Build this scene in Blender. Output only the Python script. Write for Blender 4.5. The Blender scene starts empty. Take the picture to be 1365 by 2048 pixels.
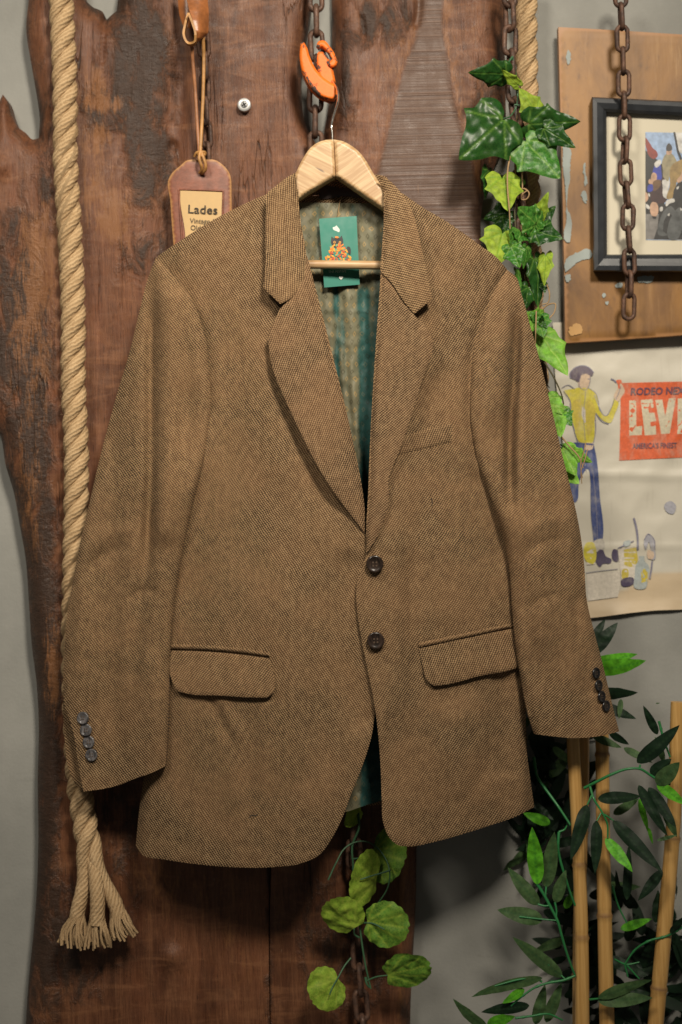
import bpy, math, random
import numpy as np
from mathutils import Vector, Matrix, geometry, kdtree
random.seed(7); rng = np.random.default_rng(7)
scene = bpy.context.scene
COL = scene.collection
# ------------------------------------------------------------------ camera model
PPM, DIST, CAMZ, ROLL = 1750.0, 1.75, 1.40, math.radians(1.5)
CR, SR = math.cos(ROLL), math.sin(ROLL)
def W(px, py, y):
    """photo pixel + real depth -> world point(s); the plane y = 0 is the front of the jacket's sides"""
    px = np.asarray(px, float); py = np.asarray(py, float); y = np.asarray(y, float)
    k = (DIST + y) / DIST / PPM
    a = (px - 682.5) * k; b = (1024.0 - py) * k
    X = a * CR + b * SR; Z = -a * SR + b * CR + CAMZ
    return np.stack(np.broadcast_arrays(X, y, Z), -1)
def W1(px, py, y): return Vector(W(px, py, y).tolist())
MM = PPM / 1000.0   # pixels per millimetre at the jacket
# ------------------------------------------------------------------ numpy noise
def _h(ix, iy, s):
    n = (ix * 374761393 + iy * 668265263 + s * 1442695041).astype(np.int64) & 0x7fffffff
    n = ((n ^ (n >> 13)) * 1274126177) & 0x7fffffff
    return ((n ^ (n >> 16)) & 0xffff) / 65535.0
def vnoise(x, y, s=0):
    x = np.asarray(x, float); y = np.asarray(y, float)
    ix = np.floor(x).astype(np.int64); iy = np.floor(y).astype(np.int64)
    fx = x - ix; fy = y - iy
    fx = fx * fx * fx * (fx * (fx * 6 - 15) + 10); fy = fy * fy * fy * (fy * (fy * 6 - 15) + 10)
    a = _h(ix, iy, s); b = _h(ix + 1, iy, s); c = _h(ix, iy + 1, s); d = _h(ix + 1, iy + 1, s)
    return (a + (b - a) * fx) * (1 - fy) + (c + (d - c) * fx) * fy
def fbm(x, y, s=0, o=4):
    t = 0; amp = 0.5
    for i in range(o):
        t = t + amp * (vnoise(x, y, s + i * 17) - 0.5) * 2; x = np.asarray(x) * 2.03; y = np.asarray(y) * 2.03; amp *= 0.5
    return t
def sstep(a, b, x):
    t = np.clip((np.asarray(x, float) - a) / (b - a), 0, 1); return t * t * (3 - 2 * t)
# ------------------------------------------------------------------ object helpers
LOC = {}
def props(o, label=None, cat=None, group=None, kind=None):
    if label: o['label'] = label
    if cat: o['category'] = cat
    if group: o['group'] = group
    if kind: o['kind'] = kind
    return o
def thing(name, loc, label, cat, group=None):
    o = bpy.data.objects.new(name, None); COL.objects.link(o); o.empty_display_size = 0.02
    o.location = loc; LOC[o.name] = np.array(loc, float)
    return props(o, label, cat, group)
def mk(name, verts, faces, mat, parent=None, smooth=True, uv=None, attrs=None, mats=None, fmat=None, loc=None, rim=None):
    verts = np.asarray(verts, float)
    if parent is not None: L = LOC[parent.name]
    else: L = np.array(loc, float) if loc is not None else np.array([verts[:, 0].mean(), verts[:, 1].mean(), verts[:, 2].min()])
    me = bpy.data.meshes.new(name)
    me.from_pydata((verts - L).tolist(), [], [tuple(int(i) for i in f) for f in faces])
    if mats:
        for m in mats: me.materials.append(m)
        if fmat is not None: me.polygons.foreach_set('material_index', [int(i) for i in fmat])
    else: me.materials.append(mat)
    if smooth: me.polygons.foreach_set('use_smooth', [True] * len(me.polygons))
    if smooth and not rim: me.set_sharp_from_angle(angle=math.radians(75))
    if rim:
        me.polygons.foreach_set('use_smooth', [i < rim[0] and smooth for i in range(len(me.polygons))]); keys = rim[1]
        sa = me.attributes.new('sharp_edge', 'BOOLEAN', 'EDGE'); sa.data.foreach_set('value', [tuple(sorted(e.vertices)) in keys for e in me.edges])
    if uv is not None:
        ul = me.uv_layers.new(name='UVMap'); li = np.empty(len(me.loops), int); me.loops.foreach_get('vertex_index', li)
        ul.data.foreach_set('uv', np.asarray(uv, float)[li].ravel())
    for k, v in (attrs or {}).items():
        at = me.attributes.new(k, 'FLOAT', 'POINT'); at.data.foreach_set('value', np.asarray(v, np.float32))
    me.update()
    o = bpy.data.objects.new(name, me); COL.objects.link(o)
    if parent is not None:
        o.parent = parent
        if parent.type == 'EMPTY': o.location = (0, 0, 0)
    else: o.location = L
    LOC[o.name] = L
    return o
# ------------------------------------------------------------------ curves in pixel space
def smooth_poly(pts, step=6.0, closed=True):
    """pts: (x, y) smooth or (x, y, 1) corner -> densified outline through them"""
    P = np.array([p[:2] for p in pts], float); C = [len(p) > 2 and p[2] for p in pts]; n = len(P); out = []
    rngi = range(n) if closed else range(n - 1)
    for i in rngi:
        p1, p2 = P[i], P[(i + 1) % n]
        p0 = P[(i - 1) % n] if (closed or i > 0) else p1
        p3 = P[(i + 2) % n] if (closed or i < n - 2) else p2
        l = np.linalg.norm(p2 - p1)
        def tang(a, b, c):
            la = max(np.linalg.norm(b - a), 1e-6); lc = max(np.linalg.norm(c - b), 1e-6)
            return ((b - a) / la * lc + (c - b) / lc * la) / (la + lc)
        m1 = (p2 - p1) / max(l, 1e-9) if C[i] or np.allclose(p0, p1) else tang(p0, p1, p2)
        m2 = (p2 - p1) / max(l, 1e-9) if C[(i + 1) % n] or np.allclose(p3, p2) else tang(p1, p2, p3)
        k = max(1, int(round(l / step)))
        for j in range(k):
            t = j / k; t2 = t * t; t3 = t2 * t
            out.append((2 * t3 - 3 * t2 + 1) * p1 + (t3 - 2 * t2 + t) * l * m1 + (-2 * t3 + 3 * t2) * p2 + (t3 - t2) * l * m2)
    if not closed: out.append(P[-1])
    return np.array(out)
def inside(P, poly):
    x, y = P[:, 0], P[:, 1]; c = np.zeros(len(P), bool); n = len(poly)
    for i in range(n):
        x1, y1 = poly[i - 1]; x2, y2 = poly[i]
        if y1 == y2: continue
        m = ((y1 > y) != (y2 > y)); 
        if not m.any(): continue
        c ^= m & (x < (x2 - x1) * (y - y1) / (y2 - y1) + x1)
    return c
def segdist(P, A, B):
    d = B - A; t = np.clip(((P - A) * d).sum(-1) / np.maximum((d * d).sum(-1), 1e-9), 0, 1)
    return np.linalg.norm(P - A - d * t[..., None], axis=-1)
def bdist(P, poly):
    kd = kdtree.KDTree(len(poly))
    for i, p in enumerate(poly): kd.insert((p[0], p[1], 0), i)
    kd.balance(); idx = np.array([kd.find((p[0], p[1], 0))[1] for p in P], int); n = len(poly)
    return np.minimum(segdist(P, poly[idx], poly[(idx + 1) % n]), segdist(P, poly[idx], poly[(idx - 1) % n]))
def pdist(P, line):
    """distance to an open polyline, and the fraction along it"""
    L = smooth_poly(line, 15, False); best = np.full(len(P), 1e9); fr = np.zeros(len(P)); n = len(L) - 1
    for i in range(n):
        d = L[i + 1] - L[i]; t = np.clip(((P - L[i]) @ d) / max(d @ d, 1e-9), 0, 1)
        dd = np.linalg.norm(P - L[i] - t[:, None] * d, axis=1); m = dd < best
        best[m] = dd[m]; fr[m] = (i + t[m]) / n
    return best, fr
def ridge(P, line, w, amp, ends=0.25):
    d, f = pdist(P, line); return amp * np.exp(-(d / w) ** 2) * sstep(0, ends, f) * sstep(0, ends, 1 - f)
def sdist(P, line):
    L = smooth_poly(line, 15, False); best = np.full(len(P), 1e9); sg = np.zeros(len(P))
    for i in range(len(L) - 1):
        d = L[i + 1] - L[i]; t = np.clip(((P - L[i]) @ d) / max(d @ d, 1e-9), 0, 1)
        v = P - L[i] - t[:, None] * d; dd = np.linalg.norm(v, axis=1); m = dd < best
        best[m] = dd[m]; sg[m] = np.sign(d[0] * (P[m, 1] - L[i][1]) - d[1] * (P[m, 0] - L[i][0]))
    return best * sg
def tri(poly, res):
    lo = poly.min(0); hi = poly.max(0); h = res * 0.866; rows = int((hi[1] - lo[1]) / h) + 1; cols = int((hi[0] - lo[0]) / res) + 2
    jj, ii = np.mgrid[0:rows, 0:cols]
    G = np.stack([lo[0] + (ii + 0.5 * (jj % 2)) * res, lo[1] + (jj + 0.5) * h], -1).reshape(-1, 2)
    G = G[inside(G, poly)]
    if len(G): G = G[bdist(G, poly) > res * 0.55]
    P = np.vstack([poly, G]) if len(G) else poly
    n = len(poly)
    r = geometry.delaunay_2d_cdt([Vector(p) for p in P.tolist()], [(i, (i + 1) % n) for i in range(n)], [], 1, 1e-7)
    V = np.array([list(v) for v in r[0]]); F = np.array([f for f in r[2] if len(f) == 3], int)
    a, b, c = V[F[:, 0]], V[F[:, 1]], V[F[:, 2]]
    cr = (b[:, 0] - a[:, 0]) * (c[:, 1] - a[:, 1]) - (b[:, 1] - a[:, 1]) * (c[:, 0] - a[:, 0])
    F = np.where((cr > 0)[:, None], F[:, ::-1], F)     # front faces the camera (image y points down)
    return V, F
def boundary_edges(F):
    E = {}
    for f in F:
        for i in range(3):
            e = (f[i], f[(i + 1) % 3]); E[e] = 1
    return [e for e in E if (e[1], e[0]) not in E]
def panel(name, pts, depth, mat, parent=None, res=7, thick=0.0025, back=None, rot=0.0, soft=4, softh=0.0012, attrs=None, step=None, **kw):
    """a sheet with real thickness whose outline is traced at its own distance"""
    poly = smooth_poly(pts, step or res * 0.9)
    V, F = tri(poly, res); d = bdist(V, poly)
    y = depth(V, d) if callable(depth) else np.full(len(V), float(depth))
    yf = y + softh * (1 - np.clip(d / soft, 0, 1)) ** 2
    yb = back(V, d) if back is not None else y + thick - softh * 0.6 * (1 - np.clip(d / soft, 0, 1)) ** 2
    A = W(V[:, 0], V[:, 1], yf); n = len(V)
    # keep the outline where the photo has it: back sheet uses the same world x,z as the front
    B = A.copy(); B[:, 1] = np.maximum(yb, yf + 0.0004)
    faces = [tuple(f) for f in F] + [(f[2] + n, f[1] + n, f[0] + n) for f in F]
    be = boundary_edges(F); keys = set()
    for a, b in be: faces.append((b, a, a + n, b + n)); keys.add((min(a, b), max(a, b))); keys.add((min(a, b) + n, max(a, b) + n))
    c, s = math.cos(math.radians(rot)), math.sin(math.radians(rot))
    uv = np.stack([V[:, 0] * c + V[:, 1] * s, -V[:, 0] * s + V[:, 1] * c], -1); uv = np.vstack([uv, uv])
    at = {k: np.concatenate([f(V, d)] * 2) for k, f in (attrs or {}).items()}
    o = mk(name, np.vstack([A, B]), faces, mat, parent, uv=uv, attrs=at, rim=(2 * len(F), keys), **kw)
    return o
# ------------------------------------------------------------------ sweeps
def frames(P):
    P = np.asarray(P, float); T = np.gradient(P, axis=0); T /= np.maximum(np.linalg.norm(T, axis=1), 1e-9)[:, None]
    ref = np.array([0, 1.0, 0]) if abs(T[0][1]) < 0.9 else np.array([1.0, 0, 0])
    N = np.empty_like(P); n = ref - T[0] * (ref @ T[0]); N[0] = n / np.linalg.norm(n)
    for i in range(1, len(P)):
        n = N[i - 1] - T[i] * (N[i - 1] @ T[i]); N[i] = n / max(np.linalg.norm(n), 1e-9)
    return T, N, np.cross(T, N)
def tube(P, r, seg=10, closed=False, flat=(1.0, 1.0), vlen=None):
    P = np.asarray(P, float); n = len(P); r = np.broadcast_to(np.asarray(r, float), (n,))
    if closed:
        T = np.roll(P, -1, 0) - np.roll(P, 1, 0); T /= np.linalg.norm(T, axis=1)[:, None]
        nn = np.cross(P[1] - P[0], P[n // 3] - P[0]); nn /= np.linalg.norm(nn); N = np.tile(nn, (n, 1)); B = np.cross(T, N)
    else: T, N, B = frames(P)
    a = np.arange(seg) * 2 * math.pi / seg
    V = (P[:, None, :] + r[:, None, None] * (np.cos(a)[None, :, None] * N[:, None, :] * flat[0] + np.sin(a)[None, :, None] * B[:, None, :] * flat[1])).reshape(-1, 3)
    F = []
    for i in range(n if closed else n - 1):
        i2 = (i + 1) % n
        for j in range(seg):
            j2 = (j + 1) % seg; F.append((i * seg + j, i * seg + j2, i2 * seg + j2, i2 * seg + j))
    if not closed: F.append(tuple(range(seg - 1, -1, -1))); F.append(tuple((n - 1) * seg + j for j in range(seg)))
    L = np.concatenate([[0], np.cumsum(np.linalg.norm(np.diff(P, axis=0), axis=1))])
    UV = np.stack([np.repeat(L * 1000, seg), np.tile(np.arange(seg) / seg, n)], -1)
    return V, F, UV
class Bag:
    def __init__(s): s.V = []; s.F = []; s.U = []; s.M = []; s.n = 0
    def add(s, V, F, U=None, m=0):
        V = np.asarray(V, float); s.V.append(V); s.F += [tuple(int(i) + s.n for i in f) for f in F]; s.M += [m] * len(F)
        s.U.append(U if U is not None else np.zeros((len(V), 2))); s.n += len(V); return s
    def build(s, name, mat, parent=None, **kw):
        if 'mats' in kw: kw['fmat'] = s.M
        return mk(name, np.vstack(s.V), s.F, mat, parent, uv=np.vstack(s.U), **kw)
def pathpx(pts, step=8):
    """(px, py, y) points -> dense smooth world path"""
    q = smooth_poly([(p[0], p[1]) for p in pts], step, False)
    P = np.array(pts, float); s = np.concatenate([[0], np.cumsum(np.linalg.norm(np.diff(P[:, :2], axis=0), axis=1))])
    t = np.concatenate([[0], np.cumsum(np.linalg.norm(np.diff(q, axis=0), axis=1))]); t = t / t[-1] * s[-1]
    return W(q[:, 0], q[:, 1], np.interp(t, s, P[:, 2]))
def text_px(body, x, y, h, depth, mat, name, parent, rot=0.0, align='LEFT', sx=1.0, bold=0.0, ext=0.0002, shear=0.0):
    """lettering: cap height h pixels, baseline start at (x, y)"""
    cu = bpy.data.curves.new('lettering', 'FONT'); cu.body = body; cu.align_x = align; cu.offset = bold; cu.shear = shear
    cu.resolution_u = 3
    ob = bpy.data.objects.new('lettering', cu); COL.objects.link(ob); bpy.context.view_layer.update()
    me = bpy.data.meshes.new_from_object(ob.evaluated_get(bpy.context.evaluated_depsgraph_get()))
    V = np.array([v.co[:] for v in me.vertices]); F = [tuple(p.vertices) for p in me.polygons]
    bpy.data.objects.remove(ob); bpy.data.curves.remove(cu); bpy.data.meshes.remove(me)
    k = h / 0.70; c, s = math.cos(rot), math.sin(rot); u = V[:, 0] * k * sx; v = -V[:, 1] * k
    X = x + u * c - v * s; Y = y + u * s + v * c
    yy = depth(np.stack([X, Y], -1)) if callable(depth) else depth
    return mk(name, W(X, Y, yy), F, mat, parent, smooth=False)
# ------------------------------------------------------------------ node helper
class NT:
    def __init__(s, name):
        s.m = bpy.data.materials.new(name); s.m.use_nodes = True; s.t = s.m.node_tree; s.t.nodes.clear()
        s.out = s.t.nodes.new('ShaderNodeOutputMaterial'); s.b = s.t.nodes.new('ShaderNodeBsdfPrincipled'); s.l(s.b.outputs[0], s.out.inputs[0])
    def l(s, a, b): s.t.links.new(a, b)
    def node(s, t, **kw):
        n = s.t.nodes.new(t)
        for k, v in kw.items(): setattr(n, k, v)
        return n
    def put(s, sock, v):
        if hasattr(v, 'is_linked') or hasattr(v, 'links'): s.l(v, sock)
        elif isinstance(v, (tuple, list)):
            sock.default_value = tuple(v) + ((1.0,) if len(v) == 3 and sock.type == 'RGBA' else ())
        else: sock.default_value = v
    def math(s, op, a, b=0.0, c=0.0, clamp=False):
        n = s.node('ShaderNodeMath', operation=op); n.use_clamp = clamp; s.put(n.inputs[0], a); s.put(n.inputs[1], b); s.put(n.inputs[2], c); return n.outputs[0]
    def mix(s, f, a, b, blend='MIX'):
        n = s.node('ShaderNodeMix', data_type='RGBA', blend_type=blend); s.put(n.inputs[0], f); s.put(n.inputs[6], a); s.put(n.inputs[7], b); return n.outputs[2]
    def ss(s, x, a, b, lo=0.0, hi=1.0):
        n = s.node('ShaderNodeMapRange', interpolation_type='SMOOTHSTEP'); s.put(n.inputs[0], x)
        for i, v in enumerate((a, b, lo, hi)): s.put(n.inputs[i + 1], v)
        return n.outputs[0]
    def coord(s, which='Object', scale=(1, 1, 1), rot=(0, 0, 0)):
        tc = s.node('ShaderNodeTexCoord'); mp = s.node('ShaderNodeMapping'); s.l(tc.outputs[which], mp.inputs[0])
        mp.inputs['Scale'].default_value = scale; mp.inputs['Rotation'].default_value = rot; return mp.outputs[0]
    def noise(s, vec, scale, detail=4, rough=0.55, dist=0.0, col=False):
        n = s.node('ShaderNodeTexNoise'); s.l(vec, n.inputs['Vector']); n.inputs['Scale'].default_value = scale
        n.inputs['Detail'].default_value = detail; n.inputs['Roughness'].default_value = rough; n.inputs['Distortion'].default_value = dist
        return n.outputs['Color' if col else 'Fac']
    def attr(s, name): n = s.node('ShaderNodeAttribute', attribute_name=name); return n.outputs['Fac']
    def bump(s, h, strength=0.3, dist=0.001):
        n = s.node('ShaderNodeBump'); s.put(n.inputs['Height'], h); n.inputs['Strength'].default_value = strength; n.inputs['Distance'].default_value = dist
        s.l(n.outputs[0], s.b.inputs['Normal']); return n
    def set(s, **kw):
        for k, v in kw.items(): s.put(s.b.inputs[k.replace('_', ' ')], v)
        return s
def srgb(r, g, b):
    f = lambda c: (c / 255 / 12.92) if c / 255 <= 0.04045 else ((c / 255 + 0.055) / 1.055) ** 2.4
    return (f(r), f(g), f(b))
def simple(name, col, rough=0.6, var=0.15, scale=60.0, bump=0.1, metal=0.0, spec=0.5):
    n = NT(name); v = n.coord('Object'); f = n.noise(v, scale, 5)
    lo = tuple(c * (1 - var) for c in col); hi = tuple(min(1, c * (1 + var)) for c in col)
    n.set(Base_Color=n.mix(f, lo, hi), Roughness=n.ss(f, 0.2, 0.8, max(0, rough - 0.08), min(1, rough + 0.08)), Metallic=metal)
    n.b.inputs['Specular IOR Level'].default_value = spec
    if bump: n.bump(f, bump, 0.0008)
    return n.m
# ================================================================== materials
def tweed(name, dark, light, hx=1.0, flip=1):
    n = NT(name); uvn = n.node('ShaderNodeUVMap'); uvn.uv_map = 'UVMap'
    wob = n.noise(uvn.outputs[0], 0.05, 2, col=True)
    va = n.node('ShaderNodeVectorMath', operation='MULTIPLY_ADD'); n.l(wob, va.inputs[0]); va.inputs[1].default_value = (5, 5, 0); n.l(uvn.outputs[0], va.inputs[2])
    fine = n.noise(uvn.outputs[0], 0.35, 2, col=True)
    vb = n.node('ShaderNodeVectorMath', operation='MULTIPLY_ADD'); n.l(fine, vb.inputs[0]); vb.inputs[1].default_value = (1.6, 1.6, 0); n.l(va.outputs[0], vb.inputs[2])
    sp = n.node('ShaderNodeSeparateXYZ'); n.l(vb.outputs[0], sp.inputs[0]); u, v = sp.outputs[0], sp.outputs[1]
    # two crossing waves: the short slanted flecks of a barleycorn weave
    k = 2 * math.pi
    a = n.math('SINE', n.math('ADD', n.math('MULTIPLY', u, k / 5.2 * hx), n.math('MULTIPLY', v, -flip * k / 7.4)))
    b = n.math('SINE', n.math('ADD', n.math('MULTIPLY', u, flip * k / 11.0), n.math('MULTIPLY', v, k / 4.3)))
    f = n.math('ADD', a, n.math('MULTIPLY', b, 0.55))
    heather = n.noise(n.coord('UV', (1, .55, 1)), 0.10, 5, 0.8); big = n.noise(uvn.outputs[0], 0.008, 3)
    fac = n.ss(n.math('ADD', f, n.math('MULTIPLY', n.math('SUBTRACT', heather, 0.5), 3.6)), -1.15, 1.75)
    c = n.mix(fac, dark, light)
    c = n.mix(n.ss(big, 0.3, 0.7, 0.0, 0.6), c, n.mix(0.5, c, (light[0] * 0.8, light[1] * 0.66, light[2] * 0.62)))
    hair = n.noise(n.coord('UV', (1, 0.25, 1)), 0.9, 2, 0.6)
    n.set(Base_Color=c, Roughness=0.95); n.b.inputs['Specular IOR Level'].default_value = 0.15
    n.b.inputs['Sheen Weight'].default_value = 0.05; n.b.inputs['Sheen Roughness'].default_value = 0.5
    n.put(n.b.inputs['Sheen Tint'], (0.9, 0.7, 0.45))
    n.bump(n.math('ADD', f, n.math('MULTIPLY', hair, 0.8)), 0.55, 0.0006)
    return n.m
T_DARK, T_LIGHT = (0.036, 0.0205, 0.0118), (0.372, 0.246, 0.128)
M_TWEED_L = tweed('tweed_lapel', (0.036, 0.0208, 0.0122), (0.372, 0.243, 0.129), 1.06, -1)
M_TWEED_C = tweed('tweed_collar', (0.037, 0.0212, 0.012), (0.385, 0.256, 0.132), .97, 1)
M_TWEED = tweed('tweed', T_DARK, T_LIGHT)
M_TWEED_R = tweed('tweed_mirrored', T_DARK, T_LIGHT, 1.0, -1)
def lining():
    n = NT('shot_silk_lining'); uvn = n.node('ShaderNodeUVMap'); uvn.uv_map = 'UVMap'
    wv = n.node('ShaderNodeVectorMath', operation='MULTIPLY_ADD'); n.l(n.noise(uvn.outputs[0], 0.02, 2, col=True), wv.inputs[0]); wv.inputs[1].default_value = (22, 14, 0); n.l(uvn.outputs[0], wv.inputs[2])
    sp = n.node('ShaderNodeSeparateXYZ'); n.l(wv.outputs[0], sp.inputs[0])
    def cell(ou, ov):
        u = n.math('SUBTRACT', n.math('FRACT', n.math('MULTIPLY_ADD', sp.outputs[0], 1 / 17.0, ou)), 0.5)
        v = n.math('SUBTRACT', n.math('FRACT', n.math('MULTIPLY_ADD', sp.outputs[1], 1 / 30.0, ov)), 0.5)
        d = n.math('ADD', n.math('MULTIPLY', n.math('ABSOLUTE', u), 17 / 3.6), n.math('MULTIPLY', n.math('ABSOLUTE', v), 30 / 5.2))
        r = n.math('ABSOLUTE', n.math('SUBTRACT', d, 0.85)); return n.ss(r, 0.15, 0.5, 1.0, 0.0)
    g = n.math('MAXIMUM', cell(0, 0), 0.0); dk = cell(0.5, 0.5)
    teal = n.attr('teal'); nz = n.noise(uvn.outputs[0], 0.03, 4)
    base = n.mix(nz, (0.130, 0.125, 0.078), (0.200, 0.178, 0.108))
    base = n.mix(n.math('MULTIPLY', teal, 0.95), base, (0.016, 0.080, 0.074))  # the silk's angle-dependent teal sheen, painted in as a fixed colour
    thread = n.noise(n.coord('UV', (0.5, 0.05, 1)), 1.0, 2)
    base = n.mix(n.ss(thread, 0.3, 0.8, 0, 0.15), base, (0.07, 0.115, 0.095))
    c = n.mix(n.math('MULTIPLY', g, n.math('MULTIPLY_ADD', teal, -0.4, 0.5)), base, (0.42, 0.27, 0.10)); c = n.mix(n.math('MULTIPLY', dk, 0.42), c, (0.03, 0.03, 0.018))
    n.set(Base_Color=c, Roughness=0.55); n.b.inputs['Specular IOR Level'].default_value = 0.25
    n.bump(nz, 0.25, 0.002); return n.m
M_LINING = lining()
def wood_slab():
    n = NT('rough_live_edge_wood')
    v = n.coord('Object', (1, 1, 1)); vg = n.coord('Object', (14, 14, 1.0)); vh = n.coord('Object', (5, 2.5, 22))
    grain = n.noise(vg, 6, 6, 0.65, 0.4); big = n.noise(n.coord('Object', (3, 3, 1)), 3.5, 5, 0.6, 0.6)
    rip = n.noise(vh, 2.2, 4, 0.6, 1.2); mot = n.noise(v, 45, 5, 0.65); pores = n.noise(n.coord('Object', (60, 60, 5)), 9, 3, 0.7)
    bark, camb, sawn = n.attr('bark'), n.attr('cambium'), n.attr('sawn')
    c = n.mix(n.ss(big, 0.25, 0.75), (0.056, 0.0205, 0.0098), (0.195, 0.075, 0.034))
    c = n.mix(n.ss(grain, 0.35, 0.7, 0, 0.55), c, (0.22, 0.098, 0.047)); c = n.mix(n.ss(pores, 0.55, 0.75, 0, 0.65), c, (0.028, 0.013, 0.008))
    c = n.mix(n.math('MULTIPLY', n.ss(rip, 0.48, 0.70, 0, 0.5), n.math('SUBTRACT', 1.0, sawn)), c, (0.26, 0.118, 0.055))
    c = n.mix(n.ss(mot, 0.6, 0.8, 0, 0.55), c, (0.034, 0.017, 0.011))
    fib = n.noise(n.coord('Object', (130, 130, 5)), 7, 4, 0.75); fm = n.ss(fib, 0.25, 0.78); c = n.mix(0.85, c, n.mix(fm, (0.52, 0.48, 0.46), (1.28, 1.28, 1.28)), 'MULTIPLY')
    cr1 = n.noise(n.coord('Object', (8, 1, 0.7)), 4.5, 4, 0.6, 0.3); crm = n.noise(n.coord('Object', (2, 1, 1)), 5, 2); crack = n.math('MULTIPLY', n.ss(n.math('ABSOLUTE', n.math('SUBTRACT', cr1, 0.5)), 0.002, 0.014, 1, 0), n.ss(crm, 0.52, 0.68))
    c = n.mix(n.math('MULTIPLY', crack, 0.8), c, (0.008, 0.005, 0.004))
    spk = n.noise(n.coord('Object', (1, 1, .4)), 210, 3, 0.6); c = n.mix(n.ss(spk, 0.70, 0.76, 0, 0.55), c, (0.26, 0.15, 0.09))
    # sawn face: fine horizontal saw marks
    saw = n.noise(n.coord('Object', (1.5, 1, 330)), 1.0, 3, 0.6); sawc = n.mix(n.ss(saw, 0.35, 0.68), (0.078, 0.041, 0.0265), (0.142, 0.079, 0.050))
    sawc = n.mix(n.ss(big, 0.3, 0.7, 0, 0.45), sawc, (0.06, 0.031, 0.02)); c = n.mix(sawn, c, sawc)
    bn = n.noise(n.coord('Object', (1.6, 1, 0.8)), 26, 6, 0.7, 0.5)
    bf = n.math('MULTIPLY', n.ss(n.math('ADD', bn, n.math('MULTIPLY', bark, 0.38)), 0.60, 0.82, 0, 0.93), n.ss(bark, 0.02, 0.4))
    crk = n.noise(n.coord('Object', (9, 3, 16)), 11, 4, 0.7)
    c = n.mix(bf, c, n.mix(crk, (0.013, 0.0085, 0.006), (0.060, 0.034, 0.022)))
    fibx = n.noise(n.coord('Object', (60, 60, 4)), 8, 4, 0.7)
    cn = n.noise(n.coord('Object', (4.5, 1, 1.1)), 26, 7, 0.8, 0.5); cf = n.math('MULTIPLY', n.ss(n.math('ADD', n.math('MULTIPLY_ADD', fibx, 0.35, n.math('SUBTRACT', cn, 0.175)), n.math('MULTIPLY', camb, 0.30)), 0.62, 0.80, 0, 0.9), n.ss(camb, 0.02, 0.5))
    c = n.mix(cf, c, n.mix(grain, (0.13, 0.052, 0.020), (0.30, 0.135, 0.052)))
    scr = n.noise(n.coord('Object', (50, 1, 2)), 14, 2, 0.5); c = n.mix(n.ss(scr, 0.74, 0.80, 0, 0.5), c, (0.30, 0.17, 0.09))
    n.set(Base_Color=c, Roughness=n.ss(mot, 0.2, 0.8, 0.33, 0.60)); n.b.inputs['Specular IOR Level'].default_value = 0.34
    h = n.math('ADD', n.math('MULTIPLY', n.math('SUBTRACT', 1.0, sawn), n.math('MULTIPLY_ADD', fib, 0.7, n.math('MULTIPLY', crack, -1.5))), n.math('MULTIPLY', grain, 0.5)); h = n.math('ADD', h, n.math('MULTIPLY', grain, 0.01)); h = n.math('ADD', n.math('MULTIPLY', h, 1.0), n.math('MULTIPLY', bf, n.math('MULTIPLY_ADD', crk, 2.0, 0.5)))
    h = n.math('ADD', h, n.math('ADD', n.math('MULTIPLY', rip, 0.35), n.math('MULTIPLY', n.math('MULTIPLY', saw, sawn), 1.2))); h = n.math('ADD', h, n.math('MULTIPLY', mot, 0.5))
    n.bump(h, 0.6, 0.0018); return n.m
M_SLAB = wood_slab()
def wall_mat():
    n = NT('grey_plaster'); v = n.coord('Object'); f = n.noise(v, 5, 7, 0.65); g = n.noise(v, 260, 3); sc = n.noise(n.coord('Object', (1, 1, 3)), 22, 5, 0.7)
    c = n.mix(n.ss(f, 0.3, 0.7), (0.232, 0.231, 0.210), (0.312, 0.309, 0.282)); c = n.mix(n.ss(sc, 0.66, 0.74, 0, 0.35), c, (0.36, 0.355, 0.33)); c = n.mix(n.ss(sc, 0.36, 0.28, 0, 0.3), c, (0.19, 0.185, 0.165)); n.set(Base_Color=c, Roughness=0.85)
    n.bump(n.math('ADD', g, n.math('MULTIPLY', n.noise(n.coord('Object', (3, 1, 1)), 30, 3), 0.8)), 0.25, 0.0012); return n.m
M_WALL = wall_mat()
def rope_mat():
    n = NT('jute_fibre'); uvn = n.node('ShaderNodeUVMap'); uvn.uv_map = 'UVMap'
    sp = n.node('ShaderNodeSeparateXYZ'); n.l(uvn.outputs[0], sp.inputs[0])
    ph = n.math('ADD', n.math('MULTIPLY', sp.outputs[1], 2 * math.pi * 9), n.math('MULTIPLY', sp.outputs[0], -2 * math.pi / 7.0))
    y = n.math('SINE', n.math('ADD', ph, n.math('MULTIPLY', n.noise(n.coord('Object'), 200, 3), 6.0)))
    fib = n.noise(n.coord('Object', (1, 1, 0.35), (0, math.radians(30), 0)), 900, 3, 0.7); lo = n.noise(n.coord('Object'), 40, 3)
    c = n.mix(n.ss(y, -1, 1), (0.33, 0.21, 0.105), (0.53, 0.375, 0.21)); c = n.mix(n.ss(fib, 0.3, 0.75, 0, 0.7), c, (0.65, 0.46, 0.26)); c = n.mix(n.ss(lo, 0.3, 0.7, 0.3, 0.0), c, (0.25, 0.145, 0.06))
    n.set(Base_Color=c, Roughness=0.9); n.b.inputs['Specular IOR Level'].default_value = 0.2
    n.bump(n.math('ADD', n.math('MULTIPLY', y, 0.5), fib), 0.6, 0.0012); return n.m
M_ROPE = rope_mat()
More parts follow.
